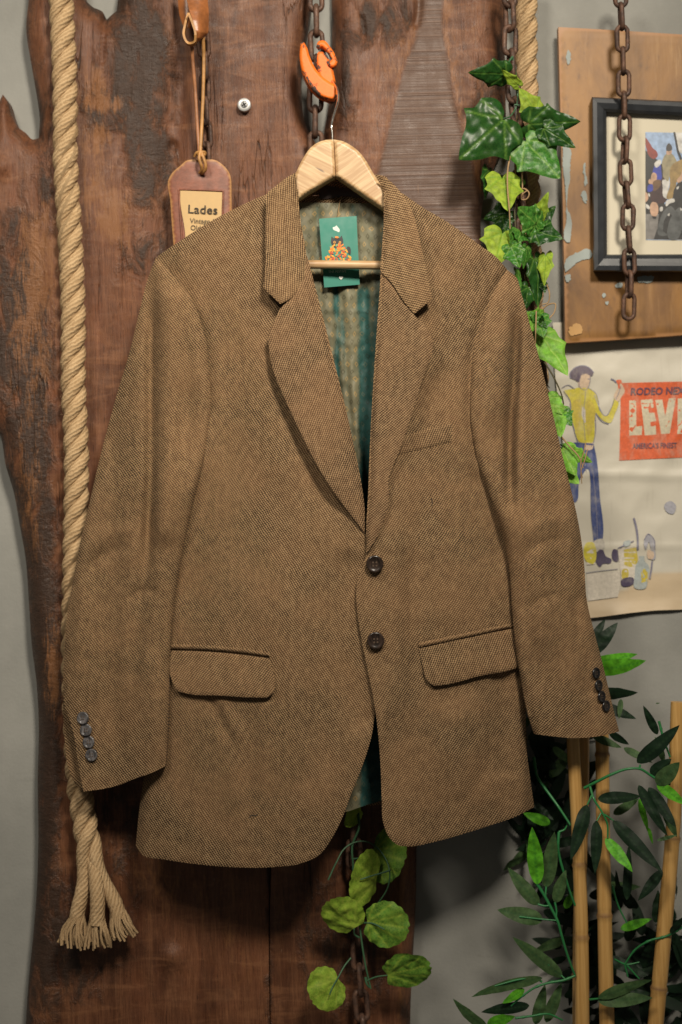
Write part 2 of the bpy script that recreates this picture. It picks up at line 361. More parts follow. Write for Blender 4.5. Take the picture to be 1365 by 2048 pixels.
def rust():
    n = NT('rusty_iron'); v = n.coord('Object'); f = n.noise(v, 90, 6, 0.7); g = n.noise(v, 500, 4, 0.7)
    c = n.mix(n.ss(f, 0.35, 0.65), (0.052, 0.030, 0.022), (0.135, 0.068, 0.041)); c = n.mix(n.ss(g, 0.55, 0.75, 0, 0.6), c, (0.19, 0.10, 0.062))
    n.set(Base_Color=c, Roughness=n.ss(g, 0.3, 0.7, 0.45, 0.8), Metallic=0.25); n.bump(g, 0.5, 0.0006); return n.m
M_RUST = rust()
def orange():
    n = NT('chipped_orange_paint'); v = n.coord('Object'); f = n.noise(v, 55, 6, 0.75, 0.3); g = n.noise(v, 300, 3); ed = n.node('ShaderNodeNewGeometry')
    chip = n.ss(n.math('ADD', f, n.math('MULTIPLY', n.math('SUBTRACT', ed.outputs['Pointiness'], 0.5), 2.2)), 0.66, 0.70)
    c = n.mix(g, (0.72, 0.135, 0.008), (0.86, 0.19, 0.014)); c = n.mix(chip, c, (0.07, 0.045, 0.035))
    n.set(Base_Color=c, Roughness=n.ss(chip, 0, 1, 0.55, 0.8)); n.bump(n.math('SUBTRACT', g, n.math('MULTIPLY', chip, 2.0)), 0.3, 0.0006); return n.m
M_ORANGE = orange()
def hanger_wood(name, ang):
    n = NT(name); v = n.coord('Object', (1, 1, 1), (0, math.radians(ang), 0))
    mp = n.node('ShaderNodeMapping'); n.l(v, mp.inputs[0]); mp.inputs['Scale'].default_value = (10, 30, 150)
    g = n.noise(mp.outputs[0], 1.0, 4, 0.6, 1.2); mp2 = n.node('ShaderNodeMapping'); n.l(v, mp2.inputs[0]); mp2.inputs['Scale'].default_value = (14, 30, 420)
    g2 = n.noise(mp2.outputs[0], 1.0, 3, 0.6, 0.3); mp3 = n.node('ShaderNodeMapping'); n.l(v, mp3.inputs[0]); mp3.inputs['Scale'].default_value = (22, 30, 130)
    k = n.noise(mp3.outputs[0], 1.0, 2, 0.5, 0.5)
    c = n.mix(n.ss(g, 0.35, 0.65), (0.40, 0.245, 0.118), (0.58, 0.41, 0.225)); c = n.mix(n.ss(g2, 0.45, 0.7, 0, 0.5), c, (0.36, 0.20, 0.085)); c = n.mix(n.ss(k, 0.70, 0.76, 0, 0.8), c, (0.12, 0.075, 0.05))
    n.set(Base_Color=c, Roughness=0.42); n.bump(g2, 0.15, 0.0006); return n.m
M_HANG_L = hanger_wood('oak_hanger_left_grain', -28); M_HANG_R = hanger_wood('oak_hanger_right_grain', 33)
M_BAR = hanger_wood('turned_bar_wood', 0)
def leaf_mat(name, top, vein, under, vw=1.0, gloss=0.35, mottle=0.3, trans=0.12):
    n = NT(name); v = n.coord('Object'); f = n.noise(v, 120, 5, 0.7); crk = n.node('ShaderNodeTexVoronoi', feature='DISTANCE_TO_EDGE'); n.l(v, crk.inputs['Vector']); crk.inputs['Scale'].default_value = 330
    ve = n.attr('vein'); lo = n.noise(v, 35, 3)
    net = n.ss(crk.outputs['Distance'], 0.0, 0.12, mottle, 0.0)
    t = n.mix(n.ss(f, 0.3, 0.7), tuple(c * 0.65 for c in top), tuple(min(1, c * 1.35) for c in top)); t = n.mix(net, t, vein); t = n.mix(n.ss(lo, 0.45, 0.75, 0, mottle), t, vein)
    t = n.mix(n.math('MULTIPLY', ve, vw), t, vein)
    bk = n.mix(n.ss(f, 0.3, 0.7), tuple(c * 0.8 for c in under), tuple(min(1, c * 1.2) for c in under)); bk = n.mix(n.math('MULTIPLY', ve, 0.8), bk, tuple(c * 0.35 for c in under))
    g = n.node('ShaderNodeNewGeometry'); c = n.mix(g.outputs['Backfacing'], t, bk)
    n.set(Base_Color=c, Roughness=gloss + .12); n.b.inputs['Specular IOR Level'].default_value = 0.26
    n.bump(n.math('ADD', n.math('MULTIPLY', f, 0.25), n.math('ADD', n.math('MULTIPLY', ve, -1.2), n.math('MULTIPLY', net, 0.6))), 0.16, 0.0008)
    tr = n.node('ShaderNodeBsdfTranslucent'); n.l(c, tr.inputs[0]); mx = n.node('ShaderNodeMixShader'); mx.inputs[0].default_value = trans
    n.l(n.b.outputs[0], mx.inputs[1]); n.l(tr.outputs[0], mx.inputs[2]); n.l(mx.outputs[0], n.out.inputs[0]); return n.m
M_IVY = leaf_mat('ivy_dark', (0.011, 0.052, 0.009), (0.13, 0.25, 0.04), (0.26, 0.36, 0.025), 0.6, 0.22, 0.10)
M_IVY_M = leaf_mat('ivy_mid', (0.028, 0.13, 0.015), (0.18, 0.33, 0.06), (0.30, 0.42, 0.03), 0.8, 0.26, 0.28)
M_IVY_B = leaf_mat('ivy_bright', (0.13, 0.33, 0.03), (0.33, 0.50, 0.10), (0.28, 0.42, 0.04), 0.7, 0.4, 0.25)
M_IVY_Y = leaf_mat('ivy_pale_underside', (0.23, 0.32, 0.028), (0.10, 0.24, 0.02), (0.03, 0.10, 0.012), 0.7, 0.5, 0.15)
M_ROUND = leaf_mat('round_leaf_green', (0.085, 0.20, 0.022), (0.30, 0.41, 0.05), (0.15, 0.24, 0.03), 0.8, 0.5, 0.34)
M_ROUND_Y = leaf_mat('round_leaf_yellow_green', (0.19, 0.32, 0.028), (0.40, 0.49, 0.07), (0.15, 0.24, 0.03), 0.6, 0.5, 0.4)
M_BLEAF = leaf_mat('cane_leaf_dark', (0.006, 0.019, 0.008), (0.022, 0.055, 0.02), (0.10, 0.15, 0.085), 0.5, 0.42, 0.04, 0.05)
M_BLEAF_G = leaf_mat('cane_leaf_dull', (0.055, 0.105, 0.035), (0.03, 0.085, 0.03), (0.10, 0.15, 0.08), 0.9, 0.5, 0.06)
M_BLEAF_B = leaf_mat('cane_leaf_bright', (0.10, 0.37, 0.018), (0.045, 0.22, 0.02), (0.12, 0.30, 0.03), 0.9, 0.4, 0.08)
M_STEM = simple('green_stem', (0.02, 0.16, 0.045), 0.4, 0.3, 120); M_STEM2 = simple('dull_green_stem', (0.04, 0.11, 0.05), 0.5, 0.3, 120)
M_TWIG = simple('dry_tendril', (0.30, 0.19, 0.09), 0.7, 0.3, 120); M_TWIG_D = simple('dark_tendril', (0.07, 0.06, 0.025), 0.7, 0.3, 120)
def bamboo():
    n = NT('dry_bamboo'); v = n.coord('Object', (90, 90, 3)); g = n.noise(v, 3, 4, 0.65); m = n.noise(n.coord('Object', (3, 3, 0.7)), 26, 5, 0.7); nd = n.attr('node')
    c = n.mix(n.ss(g, 0.3, 0.7), (0.41, 0.222, 0.062), (0.57, 0.345, 0.118)); c = n.mix(n.ss(m, 0.62, 0.76, 0, 0.7), c, (0.17, 0.085, 0.04)); c = n.mix(n.math('MULTIPLY', nd, 0.9), c, (0.16, 0.085, 0.04))
    n.set(Base_Color=c, Roughness=0.4); n.bump(n.math('ADD', g, m), 0.2, 0.0008); return n.m
M_BAMBOO = bamboo()
def leather(name, col, edge=None, rough=0.5):
    n = NT(name); v = n.coord('Object'); f = n.noise(v, 60, 6, 0.7); cr = n.noise(n.coord('Object', (1, 1, 3)), 140, 4, 0.7)
    c = n.mix(n.ss(f, 0.3, 0.7), tuple(x * 0.7 for x in col), tuple(x * 1.3 for x in col)); c = n.mix(n.ss(cr, 0.6, 0.8, 0, 0.4), c, tuple(x * 0.45 for x in col))
    if edge: c = n.mix(n.attr('edge'), c, edge)
    n.set(Base_Color=c, Roughness=rough); n.bump(n.math('ADD', f, cr), 0.3, 0.0007); return n.m
M_LEATHER = leather('red_brown_leather', (0.19, 0.062, 0.032), (0.43, 0.22, 0.075)); M_STRAP = leather('tan_strap_leather', (0.27, 0.095, 0.028), None, 0.35); M_CORD = leather('leather_cord', (0.40, 0.20, 0.06)); M_CORD2 = leather('red_leather_cord', (0.30, 0.125, 0.05))
M_KRAFT = simple('kraft_paper', (0.53, 0.36, 0.17), 0.8, 0.12, 150); M_INK = simple('dark_ink', (0.045, 0.035, 0.025), 0.8)
M_CHROME = simple('chrome_wire', (0.75, 0.72, 0.66), 0.22, 0.05, 50, 0, 1.0); M_ZINC = simple('zinc_washer', (0.48, 0.48, 0.47), 0.35, 0.1, 120, 0.1, 0.35); M_DARKSLOT = simple('dark_recess', (0.02, 0.02, 0.02), 0.8)
def button_mat(name, a, b):
    n = NT(name); f = n.noise(n.coord('Object', (1, 1, 0.4)), 160, 4, 0.6, 1.5); n.set(Base_Color=n.mix(n.ss(f, 0.35, 0.65), a, b), Roughness=0.22); return n.m
M_BTN = button_mat('dark_brown_horn_button', (0.010, 0.007, 0.005), (0.035, 0.022, 0.016)); M_BTN_G = button_mat('grey_horn_button', (0.035, 0.033, 0.034), (0.16, 0.15, 0.15)); M_BTN_K = button_mat('black_button', (0.007, 0.007, 0.007), (0.02, 0.018, 0.018))
M_THREAD = simple('button_thread', (0.07, 0.045, 0.028), 0.9)
def plywood():
    n = NT('old_varnished_plywood'); g = n.noise(n.coord('Object', (26, 1, 2.2)), 4, 5, 0.6, 0.8); big = n.noise(n.coord('Object', (2, 1, 1)), 6, 5, 0.65, 0.4); f = n.noise(n.coord('Object', (1, 1, 0.5)), 60, 4, 0.7)
    pale = n.attr('pale'); c = n.mix(n.ss(big, 0.3, 0.7), (0.150, 0.064, 0.011), (0.30, 0.142, 0.028)); c = n.mix(n.ss(g, 0.5, 0.72, 0, 0.28), c, (0.30, 0.15, 0.045)); c = n.mix(n.ss(f, 0.55, 0.75, 0, 0.7), c, (0.11, 0.05, 0.014))
    pn = n.noise(n.coord('Object', (20, 1, 1.5)), 5, 5, 0.7); c = n.mix(n.math('MULTIPLY', n.ss(n.math('ADD', pn, n.math('MULTIPLY', pale, 0.4)), 0.6, 0.8), pale), c, (0.50, 0.30, 0.12)); c = n.mix(n.ss(n.attr('edge'), 0.3, 0.8), c, (0.34, 0.165, 0.06))
    n.set(Base_Color=c, Roughness=0.5); n.bump(n.math('ADD', g, f), 0.2, 0.001); return n.m
M_PLY = plywood(); M_CHIP = simple('chipped_pale_blue_paint', (0.30, 0.335, 0.32), 0.7, 0.25, 90); M_BARE = simple('bare_wood_patch', (0.50, 0.29, 0.11), 0.7, 0.2, 90)
M_FRAME = simple('blue_black_frame_paint', (0.028, 0.031, 0.035), 0.38, 0.25, 70, 0.12); M_MAT = simple('cream_mat_board', (0.60, 0.55, 0.43), 0.85, 0.05, 20, 0.05)
def flatc(name, c, var=0.14, sc=70, rough=0.6): return simple(name, c, rough, var, sc, 0.03)
def paper():
    n = NT('aged_poster_paper'); v = n.coord('Object'); f = n.noise(v, 9, 5, 0.6); g = n.noise(n.coord('Object', (8, 1, 1)), 18, 3); fl = n.attr('floor')
    c = n.mix(f, (0.44, 0.41, 0.33), (0.60, 0.565, 0.48)); c = n.mix(n.ss(g, 0.58, 0.72, 0, 0.2), c, (0.36, 0.32, 0.26)); c = n.mix(n.math('MULTIPLY', fl, 0.75), c, n.mix(n.noise(n.coord('Object', (0.6, 1, 2)), 60, 3), (0.50, 0.36, 0.20), (0.60, 0.46, 0.29)))
    n.set(Base_Color=c, Roughness=0.5); n.bump(n.noise(v, 35, 4), 0.25, 0.002); return n.m
M_PAPER = paper()
# ================================================================== the setting: plastered wall
YW, YS = 0.135, 0.088           # wall face, slab face
wv = [(-2.2, YW, -0.2), (2.2, YW, -0.2), (2.2, YW, 3.0), (-2.2, YW, 3.0), (-2.2, YW + .1, -0.2), (2.2, YW + .1, -0.2), (2.2, YW + .1, 3.0), (-2.2, YW + .1, 3.0)]
props(mk('wall', wv, [(0, 1, 2, 3), (7, 6, 5, 4), (0, 4, 5, 1), (3, 2, 6, 7), (1, 5, 6, 2), (0, 3, 7, 4)], M_WALL, smooth=False), kind='structure')
# ------------------------------------------------------------------ live-edge slabs
def gauss(V, x, y, sx, sy): return np.exp(-((V[:, 0] - x) / sx) ** 2 - ((V[:, 1] - y) / sy) ** 2)
def slab_relief(V, d, seed, edge=1.0):
    x, y = V[:, 0], V[:, 1]
    r = fbm(x / 130, y / 420, seed, 3) * 0.005 + fbm(x / 26, y / 60, seed + 5, 3) * 0.0007
    return r + edge * 0.020 * (1 - np.clip(d / 42, 0, 1)) ** 2.4
S1 = [(62, -60, 1), (58, 0), (53, 60), (60, 110), (72, 180), (80, 240), (78, 276, 1), (66, 279), (52, 266), (36, 254), (24, 230), (14, 200), (6, 189, 1), (-6, 215), (-20, 260), (-60, 300, 1), (-60, 760, 1), (-30, 820), (0, 868), (12, 930), (28, 985), (40, 1050), (52, 1120), (58, 1200), (64, 1290), (74, 1370), (78, 1450), (76, 1560), (77, 1680), (74, 1780), (66, 1880), (58, 1960), (52, 2048), (48, 2110, 1), (540, 2110, 1), (541, 1740), (560, 1500), (600, 1000), (638, 500), (646, 330), (632, 288), (612, 250), (604, 200), (603, 150), (611, 80), (622, 20), (628, -60, 1), (247, -60, 1), (237, -5), (234, 22, 1), (226, 28), (213, 40, 1), (206, 24), (186, 14), (175, 4), (163, -60, 1)]
def y1(V, d):
    x, yy = V[:, 0], V[:, 1]
    y = YS + slab_relief(V, d, 3, 1 - sstep(700, 1200, yy) * sstep(400, 470, x))
    y += ridge(V, [(372, -60), (362, 150), (345, 300), (335, 480), (350, 800), (330, 1200)], 26, 0.009, 0.02)      # channel beside the tag
    y += ridge(V, [(211, 30), (206, 90), (205, 130)], 3.5, 0.006, 0.05)                                           # check in the notch
    y -= ridge(V, [(395, -60), (392, 200), (372, 420)], 24, 0.005, 0.1)
    y += 0.010 * gauss(V, 346, 292, 7, 10) - 0.004 * gauss(V, 346, 292, 18, 24)                                  # knot hole
    y -= 0.006 * gauss(V, 4, 330, 16, 22) + 0.006 * gauss(V, 345, 1915, 22, 22)                                    # bosses
    y -= ridge(V, [(110, 60), (118, 600), (112, 1100)], 40, 0.004)
    return y
def bark_dark1(V, d):
    x, y = V[:, 0], V[:, 1]
    b = 0.95 * gauss(V, 285, 90, 62, 150) + 0.8 * gauss(V, 300, 330, 60, 120) + 0.5 * gauss(V, 210, 220, 60, 80) + 0.9 * gauss(V, 30, 650, 70, 220) + 0.75 * gauss(V, 70, 950, 40, 320) + 0.9 * gauss(V, 100, 1450, 34, 330) + 0.5 * gauss(V, 300, 520, 90, 60) + 0.6 * gauss(V, 120, 1900, 120, 180) + 0.45 * gauss(V, 250, 1650, 80, 160) + 0.5 * gauss(V, 100, 250, 30, 200)  # bark remnants, plus darker patches towards the bottom of the slab
    return np.clip(b + 0.55 * np.exp(-d / 14), 0, 1.1)
def camb1(V, d):
    c = 0.8 * gauss(V, 190, 170, 38, 45) + 0.9 * gauss(V, 200, 275, 42, 32) + 0.7 * gauss(V, 215, 210, 60, 20) + 0.9 * gauss(V, 235, 450, 30, 60) + 0.7 * gauss(V, 200, 400, 60, 90) + 0.7 * gauss(V, 85, 500, 50, 110) + 0.7 * gauss(V, 70, 640, 60, 160) + 0.6 * gauss(V, 60, 1000, 40, 200) + 0.95 * gauss(V, 108, 1340, 24, 110) + 0.5 * gauss(V, 330, 1760, 160, 120) + 0.35 * gauss(V, 480, 1900, 60, 200)
    return np.clip(c, 0, 1)
o = panel('wood_slab', S1, y1, M_SLAB, None, res=5.5, thick=0.03, back=lambda V, d: np.full(len(V), YW - 0.001), soft=3, softh=0.002, attrs={'bark': bark_dark1, 'cambium': camb1, 'sawn': lambda V, d: V[:, 0] * 0})
props(o, 'wide dark live-edge timber slab with bark remnants, behind the long rope and leather tag', 'wood slab', 'live-edge timber slabs on the wall')
S2 = [(664, -60, 1), (664, 20), (665, 60), (664, 120), (662, 180), (655, 230), (648, 270), (650, 340), (641, 500), (602, 1000), (562, 1500), (543, 1740), (542, 2110, 1), (820, 2110, 1), (822, 2000), (827, 1900), (833, 1780), (834, 1690), (850, 1550), (900, 1200), (950, 700), (962, 470), (962, 440), (972, 380), (990, 332), (1008, 290), (1012, 200), (1010, 100), (1012, -60, 1)]
SAW_L = [(838, -60), (834, 0), (834, 66), (812, 130), (795, 190), (783, 240), (770, 290), (757, 340), (745, 420), (720, 600)]
SAW_R = [(886, -60), (885, 0), (884, 66), (892, 110), (902, 170), (921, 250), (944, 330), (960, 400), (975, 520)]
def sawmask(V, d):
    L = smooth_poly(SAW_L, 10, False); R = smooth_poly(SAW_R, 10, False)
    xl = np.interp(V[:, 1], L[:, 1], L[:, 0]); xr = np.interp(V[:, 1], R[:, 1], R[:, 0])
    return sstep(-4, 4, V[:, 0] - xl) * sstep(-4, 4, xr - V[:, 0]) * sstep(640, 560, V[:, 1])
def y2(V, d):
    L = smooth_poly(SAW_L, 10, False); R = smooth_poly(SAW_R, 10, False); x = V[:, 0]
    xl = np.interp(V[:, 1], L[:, 1], L[:, 0]); xr = np.interp(V[:, 1], R[:, 1], R[:, 0]); top = sstep(640, 560, V[:, 1])
    m = sawmask(V, d)
    rel = slab_relief(V, d, 41, 1 - sstep(700, 1200, V[:, 1]) * sstep(680, 610, x))
    wane_l = np.clip((xl - x) / 170, 0, 1) ** 2 * 0.016; wane_r = np.clip((x - xr) / 125, 0, 1) ** 1.7 * 0.026; kl = sstep(-6, 6, xl - x); kr = sstep(-6, 6, x - xr)
    y = YS + (wane_l + wane_r + .0028 * (1 - kl) * (1 - kr)) * top + rel * (1 - 0.9 * m)
    y += ridge(V, [(836, -40), (836, 30), (830, 60)], 7, 0.007, 0.1) + ridge(V, [(722, 30), (728, 60), (726, 80)], 4, 0.006, 0.1)
    y += ridge(V, [(690, 1600), (697, 1800), (692, 2110)], 8, 0.007, 0.02) - ridge(V, [(808, 1650), (802, 1850), (796, 2110)], 12, 0.006, 0.02)
    for (hx, hy) in ((727, 81), (717, 211), (561, 9), (519, 82)): y += 0.006 * gauss(V, hx, hy, 3, 3)
    return y
def bark2(V, d):
    b = 0.8 * gauss(V, 790, 30, 50, 60) + 0.6 * gauss(V, 735, 60, 20, 45) + 0.55 * gauss(V, 690, 150, 30, 200) + 0.6 * gauss(V, 980, 200, 40, 160) + 0.55 * gauss(V, 650, 1850, 60, 300) + 0.4 * gauss(V, 760, 1950, 60, 200)
    return np.clip(b + 0.4 * np.exp(-d / 10), 0, 1) * (1 - sawmask(V, d))
def camb2(V, d):
    xr = np.interp(V[:, 1], [p[1] for p in SAW_R], [p[0] for p in SAW_R]); xl = np.interp(V[:, 1], [p[1] for p in SAW_L], [p[0] for p in SAW_L])
    top = sstep(640, 560, V[:, 1])
    c = top * (0.75 * np.exp(-np.abs(V[:, 0] - xr - 8) / 10) + 0.45 * np.exp(-np.abs(V[:, 0] - xr - 60) / 40)) + 0.45 * gauss(V, 790, 120, 60, 80) + 0.4 * gauss(V, 735, 200, 25, 100) + 0.35 * top * np.exp(-np.abs(V[:, 0] - xl + 6) / 12)
    c += 0.8 * ridge(V, [(812, 1640), (806, 1850), (800, 2110)], 10, 1, 0.02)
    return np.clip(c, 0, 1) * (1 - sawmask(V, d))
o = panel('wood_slab', S2, y2, M_SLAB, None, res=5.5, back=lambda V, d: np.full(len(V), YW - 0.001), soft=3, softh=0.002, attrs={'bark': bark2, 'cambium': camb2, 'sawn': sawmask})
props(o, 'narrower timber slab with a flat saw-marked face between wavy edges, right of the hanger', 'wood slab', 'live-edge timber slabs on the wall')
# ------------------------------------------------------------------ washer-head screw
def disc(bag, c, prof, seg=28, n=(0, -1, 0), m=0, up=(0, 0, 1)):
    """lathe: prof = (radius, height) along n"""
    n = np.array(n, float); n /= np.linalg.norm(n); u = np.cross(np.array(up, float), n); u /= np.linalg.norm(u); w = np.cross(n, u)
    V = []; F = []; k = len(prof)
    for (r, h) in prof:
        for j in range(seg):
            a = 2 * math.pi * j / seg; V.append(np.array(c) + n * h + r * (math.cos(a) * u + math.sin(a) * w))
    for i in range(k - 1):
        for j in range(seg): j2 = (j + 1) % seg; F.append((i * seg + j, i * seg + j2, (i + 1) * seg + j2, (i + 1) * seg + j))
    F.append(tuple(range(seg - 1, -1, -1))); F.append(tuple((k - 1) * seg + j for j in range(seg)))
    bag.add(V, F, None, m); return u, w, n
P = W1(489, 210, 0.0815)
t = thing('wall_screw', P, 'shiny white-metal cross-head screw with a round washer in the bare brown wood', 'screw')
b = Bag(); disc(b, P, [(.0078, -.006), (.0080, .0014), (.0074, .0020), (.0045, .0021)]); b.build('washer', M_ZINC, t)
b = Bag(); disc(b, P, [(.0043, .0018), (.0042, .0024), (.0036, .0028), (.0018, .0029)]); b.build('screw_head', simple('screw_steel', (.22, .22, .22), .4, .2, 150, .1, .5), t)
b = Bag()
for a in (0.5, 0.5 + math.pi / 2):
    d = np.array([math.cos(a), 0, math.sin(a)]); V, F, U = tube(np.array(P) + np.array([0, -.0027, 0]) + np.outer(np.linspace(-.0028, .0028, 4), d), 0.0009, 6); b.add(V, F)
b.build('cross_slot', M_DARKSLOT, t)
# ------------------------------------------------------------------ chains
def link_mesh(c, ax, side, L, Wd, r):
    """stadium-shaped link; L, Wd outer length and width in metres"""
    ax = np.array(ax, float); ax /= np.linalg.norm(ax); side = np.array(side, float); side -= ax * (side @ ax); side /= np.linalg.norm(side)
    R = Wd / 2 - r; h = L / 2 - r - R; P = []
    for k in range(11): a = math.pi * k / 10; P.append((R * math.cos(a), h + R * math.sin(a)))
    for k in range(11): a = math.pi + math.pi * k / 10; P.append((R * math.cos(a), -h + R * math.sin(a)))
    P = np.array([np.array(c) + p[0] * side + p[1] * ax for p in P])
    rr = r * (1 + 0.05 * rng.standard_normal(len(P)))
    return tube(P, rr, 10, closed=True)
def chain(label, pts, pitch, Lp, Wp, rp, start=0, tw=0.0, group='rusty hanging chains', skip=()):
    """pts (px, py, y): hanging line; sizes in photo pixels"""
    path = pathpx(pts, 4); s = np.concatenate([[0], np.cumsum(np.linalg.norm(np.diff(path, axis=0), axis=1))])
    t = thing('chain', path[-1], label, 'chain', group); k = 1 / PPM * (1 + pts[0][2] / DIST); n = 0; d = 0.0
    while d < s[-1]:
        c = np.array([np.interp(d, s, path[:, i]) for i in range(3)]); c2 = np.array([np.interp(min(d + .01, s[-1]), s, path[:, i]) for i in range(3)]); c1 = np.array([np.interp(max(d - .01, 0), s, path[:, i]) for i in range(3)])
        ang = (0 if (n + start) % 2 == 0 else math.pi / 2) + tw + rng.normal(0, 0.12)
        side = np.array([math.cos(ang), math.sin(ang), 0]); ax = (c2 - c1) + np.array([rng.normal(0, .0006), 0, 0])
        if n not in skip:
            V, F, U = link_mesh(c, ax, side, Lp * k, Wp * k, rp * k); mk('link', V, F, M_RUST, t, uv=U)
        n += 1; d += pitch * k
    return t
chain('rusty iron chain in the gap between the slabs, held by the orange hook', [(632, -8, .070), (634, 100, .068), (631, 250, .068), (652, 500, .074), (690, 1000, .074), (706, 1640, .066), (716, 1850, .066), (726, 2075, .066)], 50.5, 70, 35, 5.6, 0)
chain('rusty chain hanging in front of the picture frame and plywood board', [(1241, -12, .074), (1246, 100, .075), (1252, 350, .075), (1259, 500, .077), (1258, 640, .08)], 44.6, 59, 31, 4.7, 0)
chain('rusty chain with ivy wound around it, beside the pale rope', [(1019, -15, .060), (1024, 150, .060), (1036, 260, .062), (1042, 400, .062), (1052, 520, .062), (1068, 660, .064), (1085, 800, .066)], 48, 66, 34, 5.2, 0, 0.25)
chain('rusty chain mostly hidden behind the leather strap and cords', [(404, 40, .066), (410, 130, .072), (410, 200, .074), (414, 290, .074), (418, 400, .076)], 45, 62, 30, 4.6, 1, 0.5)
# ------------------------------------------------------------------ orange hook
t = thing('hook', W1(640, 150, .03), 'bright orange painted iron hook with chipped edges gripping a chain link', 'hook')
def bar_px(pts, widths, flat, mat, name, seg=12):
    P = pathpx(pts, 4); w = np.interp(np.linspace(0, 1, len(P)), np.linspace(0, 1, len(widths)), widths) / PPM
    V, F, U = tube(P, w, seg, flat=flat); return mk(name, V, F, mat, t, uv=U)
def slab_px(name, pts, y, th, mat, parent, bev=3.5, res=5):
    return panel(name, pts, lambda V, d: y + 0.0035 * (1 - np.clip(d / bev, 0, 1)), mat, parent, res=res, back=lambda V, d: y + th - 0.0035 * (1 - np.clip(d / bev, 0, 1)), soft=1, softh=0)
slab_px('jaw', [(601, 87, 1), (606, 84), (613, 92), (620, 113), (633, 139), (650, 157), (673, 171, 1), (675, 191, 1), (668, 199), (652, 197), (636, 189), (618, 170), (606, 146), (600, 118)], .034, .024, M_ORANGE, t, 3.2, 3)
slab_px('shank', [(632, 112, 1), (640, 102), (651, 107), (662, 127), (669, 150), (673, 177, 1), (657, 181, 1), (644, 165), (635, 140)], .050, .020, M_ORANGE, t, 3.2, 3)
slab_px('eye', [(633, 93, 1), (637, 83), (648, 81), (661, 94), (672, 112), (675, 127), (669, 135), (657, 132), (653, 123, 1), (662, 121), (659, 111), (650, 99), (642, 94), (639, 100, 1)], .046, .012, M_ORANGE, t, 2.5, 3)
# ------------------------------------------------------------------ leather strap, cords, luggage tag
t = thing('leather_strap', W1(395, 90, .05), 'tan leather strap folded over into a teardrop loop at the top', 'strap')
def ribbon(path3, wid_vec, th, name, mat, parent):
    P = np.array(path3); n = len(P); T = np.gradient(P, axis=0); T /= np.linalg.norm(T, axis=1)[:, None]; wv = np.broadcast_to(np.array(wid_vec, float), (n, 3)); N = np.cross(T, wv); N /= np.linalg.norm(N, axis=1)[:, None]
    V = np.vstack([P - wv - N * th, P + wv - N * th, P + wv + N * th, P - wv + N * th]); F = []
    for i in range(n - 1):
        for a, b2 in ((0, 1), (1, 2), (2, 3), (3, 0)): F.append((a * n + i, b2 * n + i, b2 * n + i + 1, a * n + i + 1))
    F += [(0, 3 * n, 2 * n, n), (n - 1, 2 * n - 1, 3 * n - 1, 4 * n - 1)]
    return mk(name, V, F, mat, parent, smooth=False)
# front flap: broad band twisting down to the loop, then the back of the loop going up
def band(rows, th, name, mat):
    """rows of (left px, left y, right px, right y, depth left, depth right)"""
    R = np.array(rows, float); s = np.linspace(0, len(R) - 1, len(R) * 6); Q = np.stack([np.interp(s, np.arange(len(R)), R[:, i]) for i in range(6)], -1); k = 7; V = []
    for dy in (0, th):
        for q in Q:
            for j in range(k):
                f = j / (k - 1); V.append(W(q[0] + (q[2] - q[0]) * f, q[1] + (q[3] - q[1]) * f, q[4] + (q[5] - q[4]) * f - 0.004 * math.sin(math.pi * f) + dy))
    n = len(Q) * k; F = []
    for i in range(len(Q) - 1):
        for j in range(k - 1):
            a = i * k + j; F += [(a, a + k, a + k + 1, a + 1), (n + a, n + a + 1, n + a + k + 1, n + a + k)]
        for j in (0, k - 1): a = i * k + j; F.append((a, a + n, a + n + k, a + k) if j else (a, a + k, a + k + n, a + n))
    for i in (0, len(Q) - 1):
        for j in range(k - 1): a = i * k + j; F.append((a, a + 1, a + 1 + n, a + n) if i == 0 else (a, a + n, a + n + 1, a + 1))
    return mk(name, V, F, mat, t)
band([(372, -30, 412, -30, .045, .045), (374, 0, 416, 0, .040, .045), (379, 20, 418, 22, .034, .044), (386, 40, 418, 46, .030, .044), (391, 62, 417, 66, .030, .044), (393, 76, 408, 76, .034, .046), (391, 86, 400, 82, .040, .052)], .003, 'front_band', M_STRAP)
band([(355, -30, 392, -30, .060, .058), (356, 0, 392, 0, .060, .058), (359, 30, 390, 34, .060, .058), (366, 50, 386, 60, .058, .06)], .003, 'back_band', M_STRAP)
P = pathpx([(378, 28, .044), (371, 52, .040), (369, 74, .038), (378, 88, .037), (389, 86, .034), (392, 72, .031), (386, 48, .031), (378, 28, .034)], 3)
ribbon(P, (0, .0042, 0), .0013, 'loop', M_CORD, t)
t = thing('luggage_tag', W1(400, 500, .06), 'red-brown leather luggage tag on a knotted cord with a kraft paper card', 'tag')
TAG = [(363, 330, 1), (372, 322), (400, 320), (433, 321), (446, 330), (460, 348), (463, 362, 1), (464, 450), (466, 530, 1), (352, 530, 1), (346, 470), (341, 400), (338, 358), (345, 346)]
WIN = (359, 378, 445, 530)
def tagdepth(V, d): return 0.058 + 0.003 * ((V[:, 0] - 400) / 60) ** 2 + ridge(V, [(400, 310), (400, 360)], 18, 0.001)
body = panel('tag_body', TAG, tagdepth, M_LEATHER, t, res=5, thick=.004, soft=4, softh=.0012, attrs={'edge': lambda V, d: 1 - sstep(1.5, 3.5, d)})
